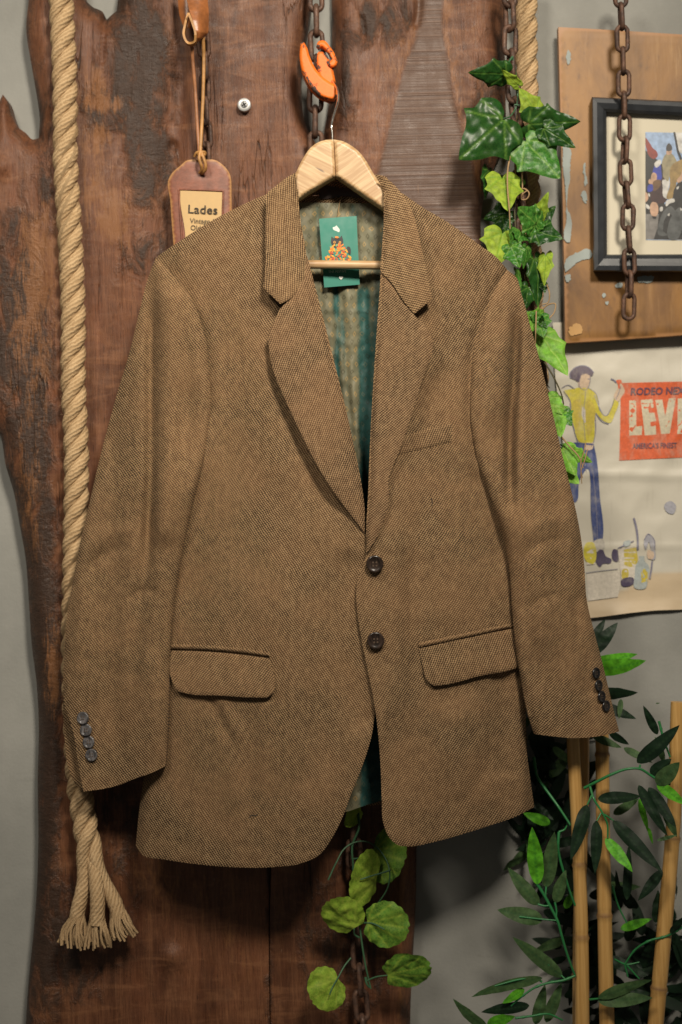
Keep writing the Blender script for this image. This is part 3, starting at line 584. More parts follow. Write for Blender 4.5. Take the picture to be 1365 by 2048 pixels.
# window: a raised leather border is what the eye reads, so the card sits in a stitched pocket edge
card = panel('paper_card', [(361, 381, 1), (445, 384, 1), (443, 450), (444, 528, 1), (374, 528, 1), (370, 460), (361, 400)], lambda V, d: tagdepth(V, d) - 0.0006 - 0.0012 * gauss(V, 370, 470, 20, 80), M_KRAFT, t, res=7, thick=.0004, soft=1, softh=0)
b = Bag()
for pts in ([(358, 379), (400, 380), (447, 382)], [(358, 379), (361, 430), (368, 528)], [(447, 382), (446, 450), (447, 528)]):
    q = smooth_poly(pts, 4, False); V, F, U = tube(W(q[:, 0], q[:, 1], tagdepth(q, 0) - .0008), .0012, 6); b.add(V, F, U)
b.build('window_rim', M_LEATHER, t)
dep = lambda P: 0.0558 + 0.003 * ((P[:, 0] - 400) / 60) ** 2
text_px('Lades', 375, 426, 17, dep, M_INK, 'lettering', t, 0.035, sx=1.10, bold=0.006)
text_px('Vintage &', 380, 446, 10, dep, M_INK, 'lettering', t, 0.03, sx=0.95)
text_px('Oldschool', 381, 460, 10, dep, M_INK, 'lettering', t, 0.03, sx=0.95)
for pts, m in (([(384, 84, .042), (386, 120, .05), (391, 180, .056), (395, 250, .057), (399, 305, .054)], M_CORD2), ([(407, 74, .046), (408, 110, .052), (407, 180, .055), (404, 250, .056), (401, 305, .053)], M_CORD)):
    V, F, U = tube(pathpx(pts), 3.6 / PPM, 8, flat=(.6, 1.0)); mk('cord', V, F, m, t, uv=U)
b = Bag()
for pts in ([(390, 313, .053), (394, 306, .049), (402, 304, .047), (411, 306, .050), (410, 310, .054)], [(401, 304, .046), (399, 318, .044), (403, 330, .045), (404, 340, .050), (400, 346, .056)], [(404, 306, .046), (409, 320, .044), (412, 332, .045), (410, 342, .050), (404, 347, .056)], [(398, 308, .048), (404, 312, .045), (410, 309, .048)]):
    V, F, U = tube(pathpx(pts, 3), 3.4 / PPM, 8); b.add(V, F, U)
b.build('knot', M_CORD, t)
# ------------------------------------------------------------------ ropes
def rope(label, pts, R, pitch, ends=None, phase=0.0, split=(1655, 1810)):
    """pts (px, py, y); three strands laid around the line; ends: the three (px, py, y) lines the strands open out along"""
    q = smooth_poly([(p[0], p[1]) for p in pts], 4, False); A = np.array(pts, float); dep = np.interp(q[:, 1], A[:, 1], A[:, 2])
    path = W(q[:, 0], q[:, 1], dep); k = (1 + pts[0][2] / DIST) / PPM; R *= k
    t = thing('rope', path[-1], label, 'rope', 'pale jute ropes'); T, N, B = frames(path); ds = np.concatenate([[0], np.linalg.norm(np.diff(path, axis=0), axis=1)])
    g = sstep(split[0], split[1], q[:, 1]) if ends else np.zeros(len(q)); th = np.cumsum(2 * math.pi * ds * (1 - .93 * sstep(split[0] - 20, split[0] + 150, q[:, 1]) * (1 if ends else 0)) / (pitch * k)) + phase
    if ends:
        im = int(np.argmin(np.abs(q[:, 1] - split[0] - 60))); off = [(math.cos(th[im] + 2 * math.pi * i / 3) * N[im] + math.sin(th[im] + 2 * math.pi * i / 3) * B[im])[0] for i in range(3)]; rank = np.argsort(np.argsort(off))
    for i in range(3):
        a = th + 2 * math.pi * i / 3; P = path + (R * 0.50) * (np.cos(a)[:, None] * N + np.sin(a)[:, None] * B); rad = np.full(len(P), R * 0.56)
        if ends:
            e = ends[int(rank[i])]; E = np.array(e['path'], float); fx = np.interp(q[:, 1], E[:, 1], E[:, 0]); fy = np.interp(q[:, 1], E[:, 1], E[:, 2])
            fx = np.convolve(np.pad(fx, 8, 'edge'), np.ones(17) / 17, 'valid'); keep = q[:, 1] <= E[-1, 1]
            P = P * (1 - g[:, None]) + W(fx, q[:, 1], fy) * g[:, None]; P = P[keep]; rad = rad[keep] * (1 + .08 * g[keep])
        rad = rad * (1 + 0.02 * rng.standard_normal(len(rad)))
        V, F, U = tube(P, rad, 14); mk('strand', V, F, M_ROPE, t, uv=U)
        if ends:
            b = Bag(); d0 = P[-1] - P[-6]; d0 /= np.linalg.norm(d0); side = np.cross(d0, [0, 1, 0]); side /= np.linalg.norm(side)
            for j in range(54):
                an = rng.uniform(0, 2 * math.pi); rf = math.sqrt(rng.uniform(0, 1)); rr = rf * R * 0.52; st = P[-5] + side * math.cos(an) * rr + np.array([0, 1, 0]) * math.sin(an) * rr
                L = e['len'] * k * rng.uniform(0.82, 1.04); sp = e['spread']; ee = np.linspace(0, 1, 10)[:, None]
                out = (side * math.cos(an) + np.array([0, math.sin(an) * .7, 0])) * rf * sp * L; tw = np.cross(d0, side * math.cos(an) + np.array([0, math.sin(an), 0])) * rr
                Pq = st + d0 * L * ee + out * (ee ** 1.3) + tw * np.sin(ee * 2.4) + rng.normal(0, .0008, 3) * ee ** 2 + side * 0.0007 * np.sin(ee * 8 + j)
                V, F, U = tube(Pq, R * 0.112 * (1 - 0.12 * ee[:, 0]), 7); b.add(V, F, U)
            b.build('frayed_end', M_ROPE, t)
    # stray fibres
    b = Bag()
    for q in range(220):
        i = rng.integers(2, len(path) - (70 if ends else 12)); a = rng.uniform(0, 2 * math.pi); n = math.cos(a) * N[i] + math.sin(a) * B[i]; p = path[i] + n * R * 0.95
        l = rng.uniform(.002, .006); dv = n * 0.5 + T[i] * rng.normal(0, 1) + rng.normal(0, .4, 3); dv /= np.linalg.norm(dv); ee = np.linspace(0, 1, 5)[:, None]
        V, F, U = tube(p + dv * l * ee + n * l * 0.35 * np.sin(ee * 3), 0.00011, 3); b.add(V, F, U)
    b.build('loose_fibre', M_ROPE, t)['kind'] = 'stuff'
    return t
rope('long thick jute rope left of the jacket, its three strands frayed at the bottom',
     [(121, -40, .066), (126, 60, .066), (131, 200, .066), (132, 330, .067), (141, 480, .067), (147, 640, .067), (147, 760, .067), (153, 900, .067), (152, 1040, .067), (150, 1150, .067), (148, 1300, .068), (152, 1450, .068), (160, 1580, .066), (169, 1640, .062), (178, 1700, .058), (184, 1760, .056), (188, 1860, .056)], 24.5, 122,
     [{'path': [(158, 1600, .058), (164, 1680, .056), (168, 1740, .055), (166, 1780, .054), (158, 1815, .054), (150, 1845, .054)], 'len': 62, 'spread': 0.30},
      {'path': [(168, 1600, .050), (178, 1680, .046), (188, 1740, .044), (195, 1780, .044), (197, 1815, .045), (193, 1850, .046)], 'len': 62, 'spread': 0.30},
      {'path': [(178, 1600, .058), (194, 1680, .057), (208, 1740, .056), (220, 1780, .055), (234, 1815, .054), (243, 1838, .054)], 'len': 56, 'spread': 0.28}], 0.6)
rope('shorter pale jute rope behind the ivy chain, right of the slabs', [(1052, -40, .100), (1053, 60, .100), (1055, 200, .100), (1057, 300, .100), (1060, 420, .100), (1063, 560, .100), (1070, 680, .100), (1078, 790, .100)], 22, 124, None, 1.2)
# ------------------------------------------------------------------ plywood board, picture, poster
t = thing('plywood_board', W1(1250, 685, .112), 'old varnished plywood board with pale blue paint streaks, behind the picture frame', 'board')
def ydist(V): return np.minimum.reduce([np.abs(V[:, 0] - np.interp(V[:, 1], [55, 685], [1117, 1130])), np.abs(V[:, 1] - np.interp(V[:, 0], [1117, 1365], [55, 70])), np.abs(V[:, 1] - np.interp(V[:, 0], [1130, 1365], [685, 668]))])
panel('board', [(1117, 54, 1), (1240, 61), (1365, 69), (1480, 76, 1), (1490, 658, 1), (1365, 670), (1240, 679), (1131, 686, 1), (1128, 500), (1122, 250)], lambda V, d: 0.108 + 0 * d + fbm(V[:, 0] / 90, V[:, 1] / 200, 9, 2) * .0008, M_PLY, t, res=11, back=lambda V, d: np.full(len(V), .1215), soft=2.5, softh=.0012,
      attrs={'pale': lambda V, d: 0.55 * np.clip(0.8 * gauss(V, 1350, 110, 50, 70) + .7 * gauss(V, 1340, 610, 60, 60) + .35 * gauss(V, 1180, 130, 40, 60), 0, 1), 'edge': lambda V, d: 1 - sstep(2, 6, d + 3 * fbm(V[:, 0] / 9, V[:, 1] / 9, 4, 2))})
def splash(pts, m, name='paint_mark'):
    q = smooth_poly(pts, 2.5); nn = len(q); c0 = q.mean(0); q = q + rng.normal(0, 0.55, q.shape) + (q - c0) * 0.10 * rng.normal(0, 1, (nn, 1)) * (np.linalg.norm(q - c0, axis=1) < 14)[:, None]
    return panel(name, [tuple(p) + (1,) for p in q], lambda V, d: 0.1068 + fbm(V[:, 0] / 90, V[:, 1] / 200, 9, 2) * .0008 + 0 * d, m, t, res=6, thick=.0006, soft=1, softh=0)
splash([(1129, 292), (1139, 296), (1141, 330), (1140, 360), (1136, 385), (1136, 420), (1141, 430), (1142, 470), (1139, 486), (1132, 482), (1133, 440), (1132, 390), (1128, 350), (1126, 310)], M_CHIP)
splash([(1133, 518), (1150, 508), (1180, 499), (1184, 503), (1184, 512), (1160, 522), (1140, 538), (1133, 544)], M_CHIP); splash([(1133, 548), (1141, 550), (1142, 560), (1136, 565), (1131, 558)], M_CHIP)
splash([(1275, 556), (1290, 552), (1308, 554), (1306, 562), (1290, 566), (1276, 563)], M_CHIP); splash([(1230, 571), (1244, 564), (1246, 571), (1236, 576)], M_CHIP); splash([(1205, 588), (1210, 587), (1211, 594), (1206, 595)], M_CHIP); splash([(1212, 603), (1216, 602), (1217, 609), (1213, 610)], M_CHIP)
splash([(1166, 340), (1170, 325), (1172, 345), (1174, 368), (1171, 372), (1169, 352)], M_CHIP); splash([(1163, 385), (1168, 380), (1174, 400), (1172, 405)], M_CHIP); splash([(1138, 655), (1162, 650), (1165, 664), (1140, 670)], M_BARE, 'bare_patch'); splash([(1133, 118), (1138, 100), (1140, 103), (1137, 130)], M_CHIP)
t = thing('picture_frame', W1(1290, 545, .09), 'blue-black framed street photo of people by a motorcycle in a cream mat', 'picture')
FO = [(1184, 194), (1478, 208), (1484, 545), (1187, 543)]; FI = [(1214, 225), (1450, 236), (1455, 508), (1215, 509)]
b = Bag()
for i in range(4):
    j = (i + 1) % 4; a, b2, c, d2 = FO[i], FO[j], FI[j], FI[i]; V = []
    prof = [(0, .106), (0, .092), (.08, .0875), (.35, .086), (.75, .0885), (.95, .092), (1, .097), (1, .106)]
    for (u, yy) in prof: V.append(W(a[0] + (d2[0] - a[0]) * u, a[1] + (d2[1] - a[1]) * u, yy)); V.append(W(b2[0] + (c[0] - b2[0]) * u, b2[1] + (c[1] - b2[1]) * u, yy))
    F = [(2 * k, 2 * k + 1, 2 * k + 3, 2 * k + 2) for k in range(len(prof) - 1)]
    mk('frame_rail', V, F, M_FRAME, t, smooth=False)
FM = lambda pts, y, m, nm: panel(nm, pts, lambda V, d: y + 0 * d, m, t, res=14, thick=.0006, soft=1, softh=0)
FM([(1208, 219, 1), (1456, 230, 1), (1460, 514, 1), (1209, 515, 1)], .1005, M_MAT, 'mat_board')
cols = {'sky': (0.25, 0.35, 0.52), 'red': (0.20, 0.022, 0.012), 'dark': (0.012, 0.012, 0.012), 'road': (0.16, 0.15, 0.14), 'khaki': (0.23, 0.20, 0.12), 'tan': (0.24, 0.16, 0.055), 'blue': (0.02, 0.035, 0.28), 'skin': (0.42, 0.26, 0.17), 'brown': (0.11, 0.055, 0.02), 'white': (0.5, 0.49, 0.46), 'grey': (0.07, 0.075, 0.075), 'maroon': (0.03, 0.008, 0.008), 'hair': (0.035, 0.03, 0.028)}
PC = {k: flatc('print_' + k, v, 0.7, 170, 0.4) for k, v in cols.items()}
photo_layers = [('sky', [(1291, 264, 1), (1440, 268, 1), (1440, 482, 1), (1292, 480, 1)]), ('dark', [(1291, 300), (1306, 312), (1318, 322), (1326, 330), (1330, 420), (1330, 440), (1292, 440)]), ('road', [(1292, 428, 1), (1440, 430, 1), (1440, 481, 1), (1292, 479, 1)]),
  ('red', [(1291.5, 275), (1300, 286), (1306, 296), (1314, 303), (1316, 312), (1308, 318), (1299, 312), (1294, 300)]), ('white', [(1350, 265, 1), (1440, 267, 1), (1440, 320), (1372, 312), (1356, 300), (1352, 285)]), ('dark', [(1347, 264), (1351, 264), (1358, 300), (1366, 320), (1362, 325), (1354, 303)]),
  ('maroon', [(1308, 365), (1327, 352), (1330, 405), (1306, 406)]), ('blue', [(1310, 332), (1320, 326), (1323, 340), (1322, 360), (1311, 360)]), ('skin', [(1308, 345), (1311, 346), (1309, 368), (1306, 370)]), ('white', [(1309, 328), (1322, 320), (1323, 325), (1312, 335)]), ('brown', [(1308, 362), (1321, 360), (1322, 370), (1308, 382)]), ('skin', [(1306, 404), (1312, 405), (1311, 433), (1307, 433)]), ('dark', [(1305, 432), (1313, 433), (1312, 438), (1306, 437)]),
  ('skin', [(1299, 358), (1302, 358), (1303, 368), (1299, 368)]), ('blue', [(1297, 370), (1304, 368), (1305, 382), (1297, 384)]), ('skin', [(1292.5, 384), (1296, 388), (1296, 400), (1292.5, 404)]), ('white', [(1297, 386), (1301, 390), (1300, 394), (1297, 390)]), ('white', [(1293, 408), (1299, 412), (1300, 418), (1294, 417)]),
  ('white', [(1326, 360), (1338, 360), (1337, 380), (1334, 398), (1328, 394), (1326, 375)]), ('khaki', [(1325, 322), (1333, 308), (1343, 307), (1352, 318), (1355, 330), (1350, 345), (1340, 352), (1337, 362), (1328, 356), (1326, 340)]), ('skin', [(1334, 300), (1343, 298), (1343, 308), (1334, 309)]), ('hair', [(1333, 294), (1338, 286), (1344, 292), (1344, 300), (1334, 302)]),
  ('tan', [(1345, 330), (1356, 322), (1372, 318), (1372, 360), (1356, 362), (1350, 395), (1335, 398), (1340, 372)]), ('skin', [(1354, 362), (1362, 350), (1366, 340), (1366, 356), (1358, 368)]),
  ('dark', [(1348, 380), (1356, 366), (1372, 360), (1440, 360), (1440, 478), (1308, 478), (1316, 455), (1318, 430), (1326, 412), (1338, 402), (1346, 395)]), ('grey', [(1318, 470), (1320, 440), (1330, 420), (1342, 412), (1350, 420), (1346, 440), (1338, 470)]), ('dark', [(1326, 462), (1328, 442), (1338, 426), (1344, 430), (1340, 450), (1334, 468)]), ('white', [(1332, 404), (1340, 398), (1349, 398), (1350, 403), (1340, 407), (1333, 413)]), ('white', [(1321, 414), (1325, 413), (1325, 422), (1321, 423)]), ('white', [(1336, 428), (1340, 426), (1339, 432), (1336, 432)]), ('grey', [(1352, 420), (1358, 415), (1350, 480), (1344, 480)]), ('white', [(1354, 374), (1358, 372), (1357, 378), (1354, 379)]), ('white', [(1361, 416), (1365, 418), (1363, 422)])]
b = Bag(); names = list(PC)
for i, (c, pts) in enumerate(photo_layers):
    poly = smooth_poly([tuple(p[:2]) + (1,) for p in pts], 3) if c == 'dark' else smooth_poly(pts, 3); V, F = tri(poly, 12); V[:, 0] = np.maximum(V[:, 0], 1291.3); V[:, 1] = np.clip(V[:, 1], 264.2, 480.5); b.add(W(V[:, 0], V[:, 1], .1001 - i * 0.00002), F, None, names.index(c))
b.build('photo_print', None, t, mats=[PC[k] for k in names], smooth=False)
# poster
def pap(V, d=None):
    x, y = V[:, 0], V[:, 1]
    r = fbm(x / 120, y / 90, 77, 3) * .0030 + np.abs(fbm(x / 70 + y / 160, y / 60, 78, 2)) * .0020 + ridge(V, [(1110, 955), (1220, 948), (1330, 952), (1480, 945)], 9, -.0022, .02) + ridge(V, [(1150, 760), (1250, 752), (1340, 762), (1480, 750)], 22, -.0018, .05) + ridge(V, [(1330, 930), (1350, 880), (1390, 830)], 9, -.0022) + ridge(V, [(1150, 1096), (1300, 1092), (1480, 1090)], 5, -.0015, .02)
    return 0.1295 + r + 0.003 * sstep(1190, 1235, y) * vnoise(x / 60, y * 0, 5) * -2.0
POST = [(1106, 645, 1), (1300, 640), (1500, 640, 1), (1500, 1208, 1), (1440, 1213), (1365, 1219), (1310, 1221), (1260, 1226), (1200, 1234), (1172, 1237), (1140, 1240, 1), (1138, 1000), (1122, 850), (1110, 740)]
t = thing('poster', W1(1290, 1235, .125), 'creased vintage paper poster of a man in yellow shirt and jeans painting a red sign', 'poster')
panel('paper', POST, pap, M_PAPER, t, res=8, thick=.0004, soft=1, softh=0, attrs={'floor': lambda V, d: sstep(0, 10, V[:, 1] - np.interp(V[:, 0], [1170, 1250, 1300, 1480], [1195, 1175, 1142, 1134]))})
pc = {'red': (0.60, 0.105, 0.030), 'cream': (0.54, 0.48, 0.345), 'violet': (0.13, 0.055, 0.085), 'yellow': (0.53, 0.46, 0.035), 'jeans': (0.035, 0.058, 0.185), 'hair': (0.10, 0.075, 0.105), 'skin': (0.56, 0.42, 0.30), 'boot': (0.065, 0.05, 0.095), 'line': (0.17, 0.165, 0.23), 'glass': (0.34, 0.38, 0.37), 'grey': (0.43, 0.40, 0.35), 'pale': (0.58, 0.53, 0.45), 'mustard': (0.50, 0.40, 0.05), 'bluegrey': (0.32, 0.32, 0.36), 'denim': (0.07, 0.10, 0.26)}
def worn_print(name, c):
    n = NT(name); v = n.coord('Object'); f = n.noise(n.coord('Object', (2, 1, 1)), 26, 6, 0.75); g = n.noise(v, 300, 3, .7)
    col = n.mix(n.ss(g, 0.3, 0.7), tuple(x * .85 for x in c), tuple(min(1, x * 1.12) for x in c)); col = n.mix(n.ss(f, 0.45, 0.75, 0, 0.5), col, (0.48, 0.44, 0.36))
    n.set(Base_Color=col, Roughness=0.6); return n.m
PM = {k: worn_print('poster_' + k, v) for k, v in pc.items()}; pn = list(PM)
def layers(name, L, start=0):
    b = Bag()
    for i, (c, pts) in enumerate(L):
        poly = smooth_poly(pts, 3); V, F = tri(poly, 7); b.add(W(V[:, 0], V[:, 1], pap(V) - .0008 - (i + start) * 0.000012), F, None, pn.index(c))
    return b.build(name, None, t, mats=[PM[k] for k in pn], smooth=True)
def stroke(pts, w):
    q = smooth_poly(pts, 4, False); T = np.gradient(q, axis=0); T /= np.linalg.norm(T, axis=1)[:, None]; N = np.stack([-T[:, 1], T[:, 0]], -1) * w; r = np.vstack([q + N, (q - N)[::-1]]); return [tuple(p) + (1,) for p in r]
SIGN = [('red', [(1242, 766, 1), (1320, 764), (1365, 763), (1500, 758, 1), (1500, 910, 1), (1365, 915), (1300, 918), (1239, 921, 1), (1241, 850)]),
  ('cream', [(1259, 801, 1), (1273, 800, 1), (1273, 853, 1), (1285, 852, 1), (1284, 870, 1), (1259, 871, 1)]), ('cream', [(1282, 800, 1), (1306, 798, 1), (1308, 815, 1), (1297, 817, 1), (1299, 826, 1), (1309, 825, 1), (1313, 842, 1), (1301, 844, 1), (1302, 853, 1), (1312, 851, 1), (1313, 869, 1), (1290, 871, 1)]),
  ('cream', [(1311, 800, 1), (1325, 799, 1), (1331, 832, 1), (1338, 797, 1), (1352, 796, 1), (1340, 867, 1), (1323, 868, 1)]), ('cream', [(1356, 797, 1), (1371, 796, 1), (1371, 867, 1), (1355, 868, 1)])]
pdep = lambda P: pap(P) - .0016
text_px('RODEO NEXT', 1261, 790, 14, pdep, PM['violet'], 'lettering', t, -0.02, sx=0.93, bold=.03, shear=.1)
text_px("AMERICA'S FINEST", 1266, 897, 10.5, pdep, PM['violet'], 'lettering', t, -0.015, sx=0.72, bold=.02); 
FIG = [('jeans', [(1148, 885, 1), (1188, 888, 1), (1193, 912), (1197, 945), (1200, 990), (1207, 1070), (1206, 1080, 1), (1188, 1084, 1), (1183, 1040), (1172, 940), (1160, 960), (1150, 1005), (1138, 1005), (1146, 940)]), ('grey', stroke([(1174, 945), (1172, 935), (1170, 905)], 1.0)), ('denim', [(1172, 906), (1187, 908), (1186, 930), (1178, 938), (1172, 930)]), ('skin', [(1171, 886), (1186, 884), (1185, 898), (1172, 900)]),
  ('yellow', [(1128, 782), (1145, 778), (1160, 775), (1176, 775), (1190, 785), (1196, 800), (1200, 822), (1214, 832), (1224, 815), (1230, 797), (1236, 802), (1230, 828), (1220, 846), (1208, 842), (1191, 826), (1190, 860), (1186, 884), (1160, 884), (1148, 860), (1142, 835), (1140, 800)]), ('pale', [(1163, 812), (1168, 815), (1172, 850), (1167, 840)]), ('skin', [(1162, 750), (1180, 748), (1180, 765), (1174, 778), (1160, 776)]), ('skin', [(1229, 797), (1236, 775), (1241, 765), (1246, 772), (1250, 782), (1244, 793), (1236, 803)]), ('hair', [(1140, 748), (1148, 736), (1163, 731), (1178, 735), (1187, 744), (1185, 752), (1172, 748), (1162, 752), (1157, 764), (1150, 760), (1142, 756)]),
  ('grey', [(1189, 1082), (1206, 1078), (1208, 1100), (1192, 1105)]), ('boot', [(1191, 1102), (1206, 1100), (1212, 1112), (1224, 1120), (1222, 1126), (1206, 1128), (1201, 1134), (1192, 1124)]), ('boot', [(1229, 1098), (1235, 1100), (1234, 1124), (1228, 1122)]), ('red', [(1232, 762), (1243, 760), (1244, 766), (1240, 768), (1242, 778), (1238, 778), (1236, 768)]), ('line', stroke([(1222, 758), (1228, 760), (1233, 765)], 1.5)),
  ('line', stroke([(1162, 752), (1159, 764), (1161, 776), (1172, 780), (1180, 766), (1181, 752)], .6)), ('line', stroke([(1142, 757), (1140, 748), (1150, 736), (1165, 731), (1180, 736), (1188, 745)], .8)), ('line', stroke([(1176, 758), (1180, 758)], .8)), ('line', stroke([(1128, 782), (1140, 800), (1143, 835), (1150, 862)], .7)), ('line', stroke([(1176, 775), (1192, 787), (1197, 802), (1201, 822), (1212, 832), (1222, 818), (1230, 797)], .6)), ('line', stroke([(1172, 782), (1168, 830), (1171, 880)], .5)), ('jeans', stroke([(1150, 886), (1188, 889)], 1.6)), ('line', stroke([(1186, 940), (1192, 1000), (1196, 1078)], .7)), ('mustard', [(1150, 800), (1156, 798), (1160, 850), (1155, 870), (1151, 840)]), ('mustard', [(1180, 800), (1186, 806), (1184, 860), (1180, 870)]), ('line', stroke([(1232, 800), (1238, 786), (1242, 772)], .6)),
  ('line', stroke([(1192, 826), (1206, 844), (1218, 848)], .8)), ('line', stroke([(1191, 830), (1192, 860), (1188, 884)], .7)), ('line', stroke([(1141, 806), (1146, 850), (1156, 884)], .7)), ('line', stroke([(1124, 776), (1136, 770), (1150, 778)], .7)), ('bluegrey', stroke([(1190, 790), (1198, 812), (1206, 828)], .8))]
STILL = [('pale', [(1174, 1100, 1), (1190, 1098, 1), (1190, 1128, 1), (1174, 1130, 1)]), ('yellow', [(1175, 1085), (1184, 1084), (1185, 1128), (1177, 1126)]), ('pale', [(1236, 1098, 1), (1272, 1092, 1), (1274, 1160, 1), (1244, 1165, 1)]), ('mustard', [(1248, 1098, 1), (1273, 1095, 1), (1273, 1128), (1262, 1134), (1249, 1130, 1)]), ('mustard', [(1247, 1138), (1255, 1138), (1254, 1158), (1248, 1160)]), ('line', stroke([(1236, 1097), (1250, 1090), (1268, 1082)], 1.2)), ('glass', [(1247, 1085), (1262, 1082), (1262, 1088), (1248, 1092)]), ('boot', [(1242, 1162), (1268, 1157), (1268, 1166), (1244, 1171)]), ('line', stroke([(1268, 1036), (1273, 1055), (1276, 1080), (1276, 1100)], 2.0)),
  ('glass', [(1279, 1112, 1), (1289, 1112, 1), (1290, 1122), (1297, 1130), (1296, 1160), (1292, 1176), (1270, 1176), (1270, 1150), (1273, 1128), (1279, 1120)]), ('mustard', [(1283, 1138, 1), (1296, 1136, 1), (1296, 1162, 1), (1283, 1166, 1)]), ('bluegrey', [(1288, 1085), (1296, 1070), (1306, 1075), (1310, 1095), (1308, 1120), (1300, 1118), (1302, 1095), (1298, 1084), (1292, 1100)]), ('skin', [(1297, 1100), (1307, 1102), (1306, 1118), (1298, 1118)]), ('line', stroke([(1305, 1122), (1303, 1140), (1300, 1158)], 1.6)), ('line', stroke([(1289, 1080), (1297, 1068), (1308, 1078), (1310, 1100)], 1.0)), ('pale', [(1174, 1148, 1), (1240, 1142, 1), (1242, 1170, 1), (1236, 1194, 1), (1176, 1202, 1)]), ('line', stroke([(1172, 1146), (1200, 1142), (1236, 1138)], .6)), ('bluegrey', [(1329, 1010), (1342, 1002), (1352, 1010), (1346, 1028), (1334, 1024)])]
layers('printed_picture', SIGN + FIG + STILL)
# ================================================================== hanger
t = thing('coat_hanger', W1(668, 535, -.02), 'pale oak coat hanger with mitred arms and wire hook inside the jacket', 'hanger')
YH = -0.034
def hd(bev): return (lambda V, d: YH + 0.004 * (1 - np.clip(d / bev, 0, 1)) ** 2), (lambda V, d: YH + 0.024 - 0.004 * (1 - np.clip(d / bev, 0, 1)) ** 2)
f, g = hd(3)
panel('arm', [(667.5, 279, 1), (651, 280), (636, 285), (621, 296), (610, 311), (601, 327), (592, 346), (575, 380), (550, 420), (548, 440, 1), (594, 401), (671.5, 352, 1)], f, M_HANG_L, t, res=4, back=g, soft=1, softh=0)
panel('arm', [(668.7, 279, 1), (685, 282), (701, 290), (718, 303), (731, 319), (744, 341), (757, 362), (769, 379), (800, 420), (802, 440, 1), (768, 418), (672.7, 352, 1)], f, M_HANG_R, t, res=4, back=g, soft=1, softh=0)
V, F, U = tube(np.array([W1(560, 528.5, -.020), W1(640, 529, -.020), W1(720, 530, -.020), W1(800, 531, -.020)]), 8.6 / PPM, 18); mk('bar', V, F, M_BAR, t, uv=U)
P = pathpx([(665.5, 282, -.022), (665, 268, -.022), (663.5, 253, -.022), (666, 238, -.018), (672, 218, -.010), (676, 204, -.002), (677, 190, .010), (674, 176, .026), (668, 165, .042), (662, 158, .058), (656, 158, .070)], 3)
V, F, U = tube(P, 2.4 / PPM, 8); mk('wire_hook', V, F, M_CHROME, t, uv=U)
# ================================================================== tweed jacket
J = thing('tweed_jacket', W1(690, 1735, 0), 'brown barleycorn tweed blazer with notch lapels hung on the wooden hanger', 'jacket')
def base(x, y):
    x = np.asarray(x, float); y = np.asarray(y, float); u = np.clip(np.abs(x - 690) / 400, 0, 1.15)
    return -0.046 + 0.058 * u ** 2 + 0.006 * sstep(600, 380, y)
def cloth(V, s, a=1.0):
    x, y = V[:, 0], V[:, 1]
    return a * (fbm(x / 95, y / 300, s, 3) * 0.0056 + fbm(x / 38, y / 90, s + 9, 3) * 0.0017 + fbm((x + y * .5) / 45, (y - x * .4) / 30, s + 21, 2) * 0.0005)
ROLL_L = [(597, 380), (600, 440), (612, 510), (630, 570), (648, 640), (668, 720), (688, 800), (708, 890), (722, 960), (730, 1020), (731, 1066)]
ROLL_R = [(769, 385), (768, 440), (763, 530), (757, 620), (750, 720), (744, 820), (740, 900), (737, 980), (733, 1060), (732, 1110)]
# ---- left front (lies underneath)
FL = [(597, 378, 1), (560, 376), (534, 388), (480, 412), (420, 444), (360, 482), (316, 512, 1), (305, 620), (300, 800), (310, 1000), (322, 1200), (320, 1400), (292, 1530), (279, 1620), (272, 1692, 1), (284, 1709), (330, 1719), (400, 1729), (480, 1735), (550, 1734), (605, 1726), (640, 1709), (662, 1680), (684, 1638), (704, 1585), (726, 1530), (744, 1470), (752, 1400), (756, 1300), (760, 1180), (752, 1110, 1), (731, 1066), (730, 1020), (722, 960), (708, 890), (688, 800), (668, 720), (648, 640), (630, 570), (612, 510), (600, 440)]
def yl(V, d):
    x, y = V[:, 0], V[:, 1]; r = base(x, y) + cloth(V, 11)
    r += ridge(V, [(700, 1090), (694, 1250), (716, 1400), (732, 1480)], 30, .008, .12)              # dips under the overlap
    r += ridge(V, [(412, 1384), (440, 1440), (468, 1496)], 9, .0045) - ridge(V, [(436, 1380), (462, 1440), (486, 1492)], 10, .003)
    r += ridge(V, [(506, 1400), (500, 1500), (500, 1660)], 16, .0035) - ridge(V, [(478, 1420), (474, 1520), (470, 1640)], 22, .003)
    r += ridge(V, [(560, 600), (575, 800), (640, 960), (690, 1060)], 28, .007, .2) - ridge(V, [(520, 640), (540, 840), (600, 1010)], 45, .004)
    r += ridge(V, [(470, 640), (455, 800), (460, 1000)], 30, .0035) - ridge(V, [(560, 1100), (555, 1300), (570, 1600)], 60, .005)
    r += ridge(V, [(620, 1150), (635, 1350), (650, 1600)], 28, .0035) + ridge(V, [(430, 900), (410, 1050), (380, 1250)], 22, .004)
    r -= ridge(V, [(330, 540), (400, 500), (520, 470)], 45, .004) ; r += ridge(V, [(318, 540), (345, 572), (375, 605), (405, 660), (420, 740), (422, 840)], 8, .0055, .05)
    r += 0.0012 * np.exp(-((y - 1688 - (x - 400) * .06) / 5) ** 2) * sstep(300, 340, x) * 0.5
    r += 0.022 * (1 - np.clip((x - np.interp(y, [500, 1540, 1700], [300, 284, 270])) / 24, 0, 1)) ** 2
    return r - .001
panel('front_panel', FL, yl, M_TWEED, J, res=6.5, thick=.0028)
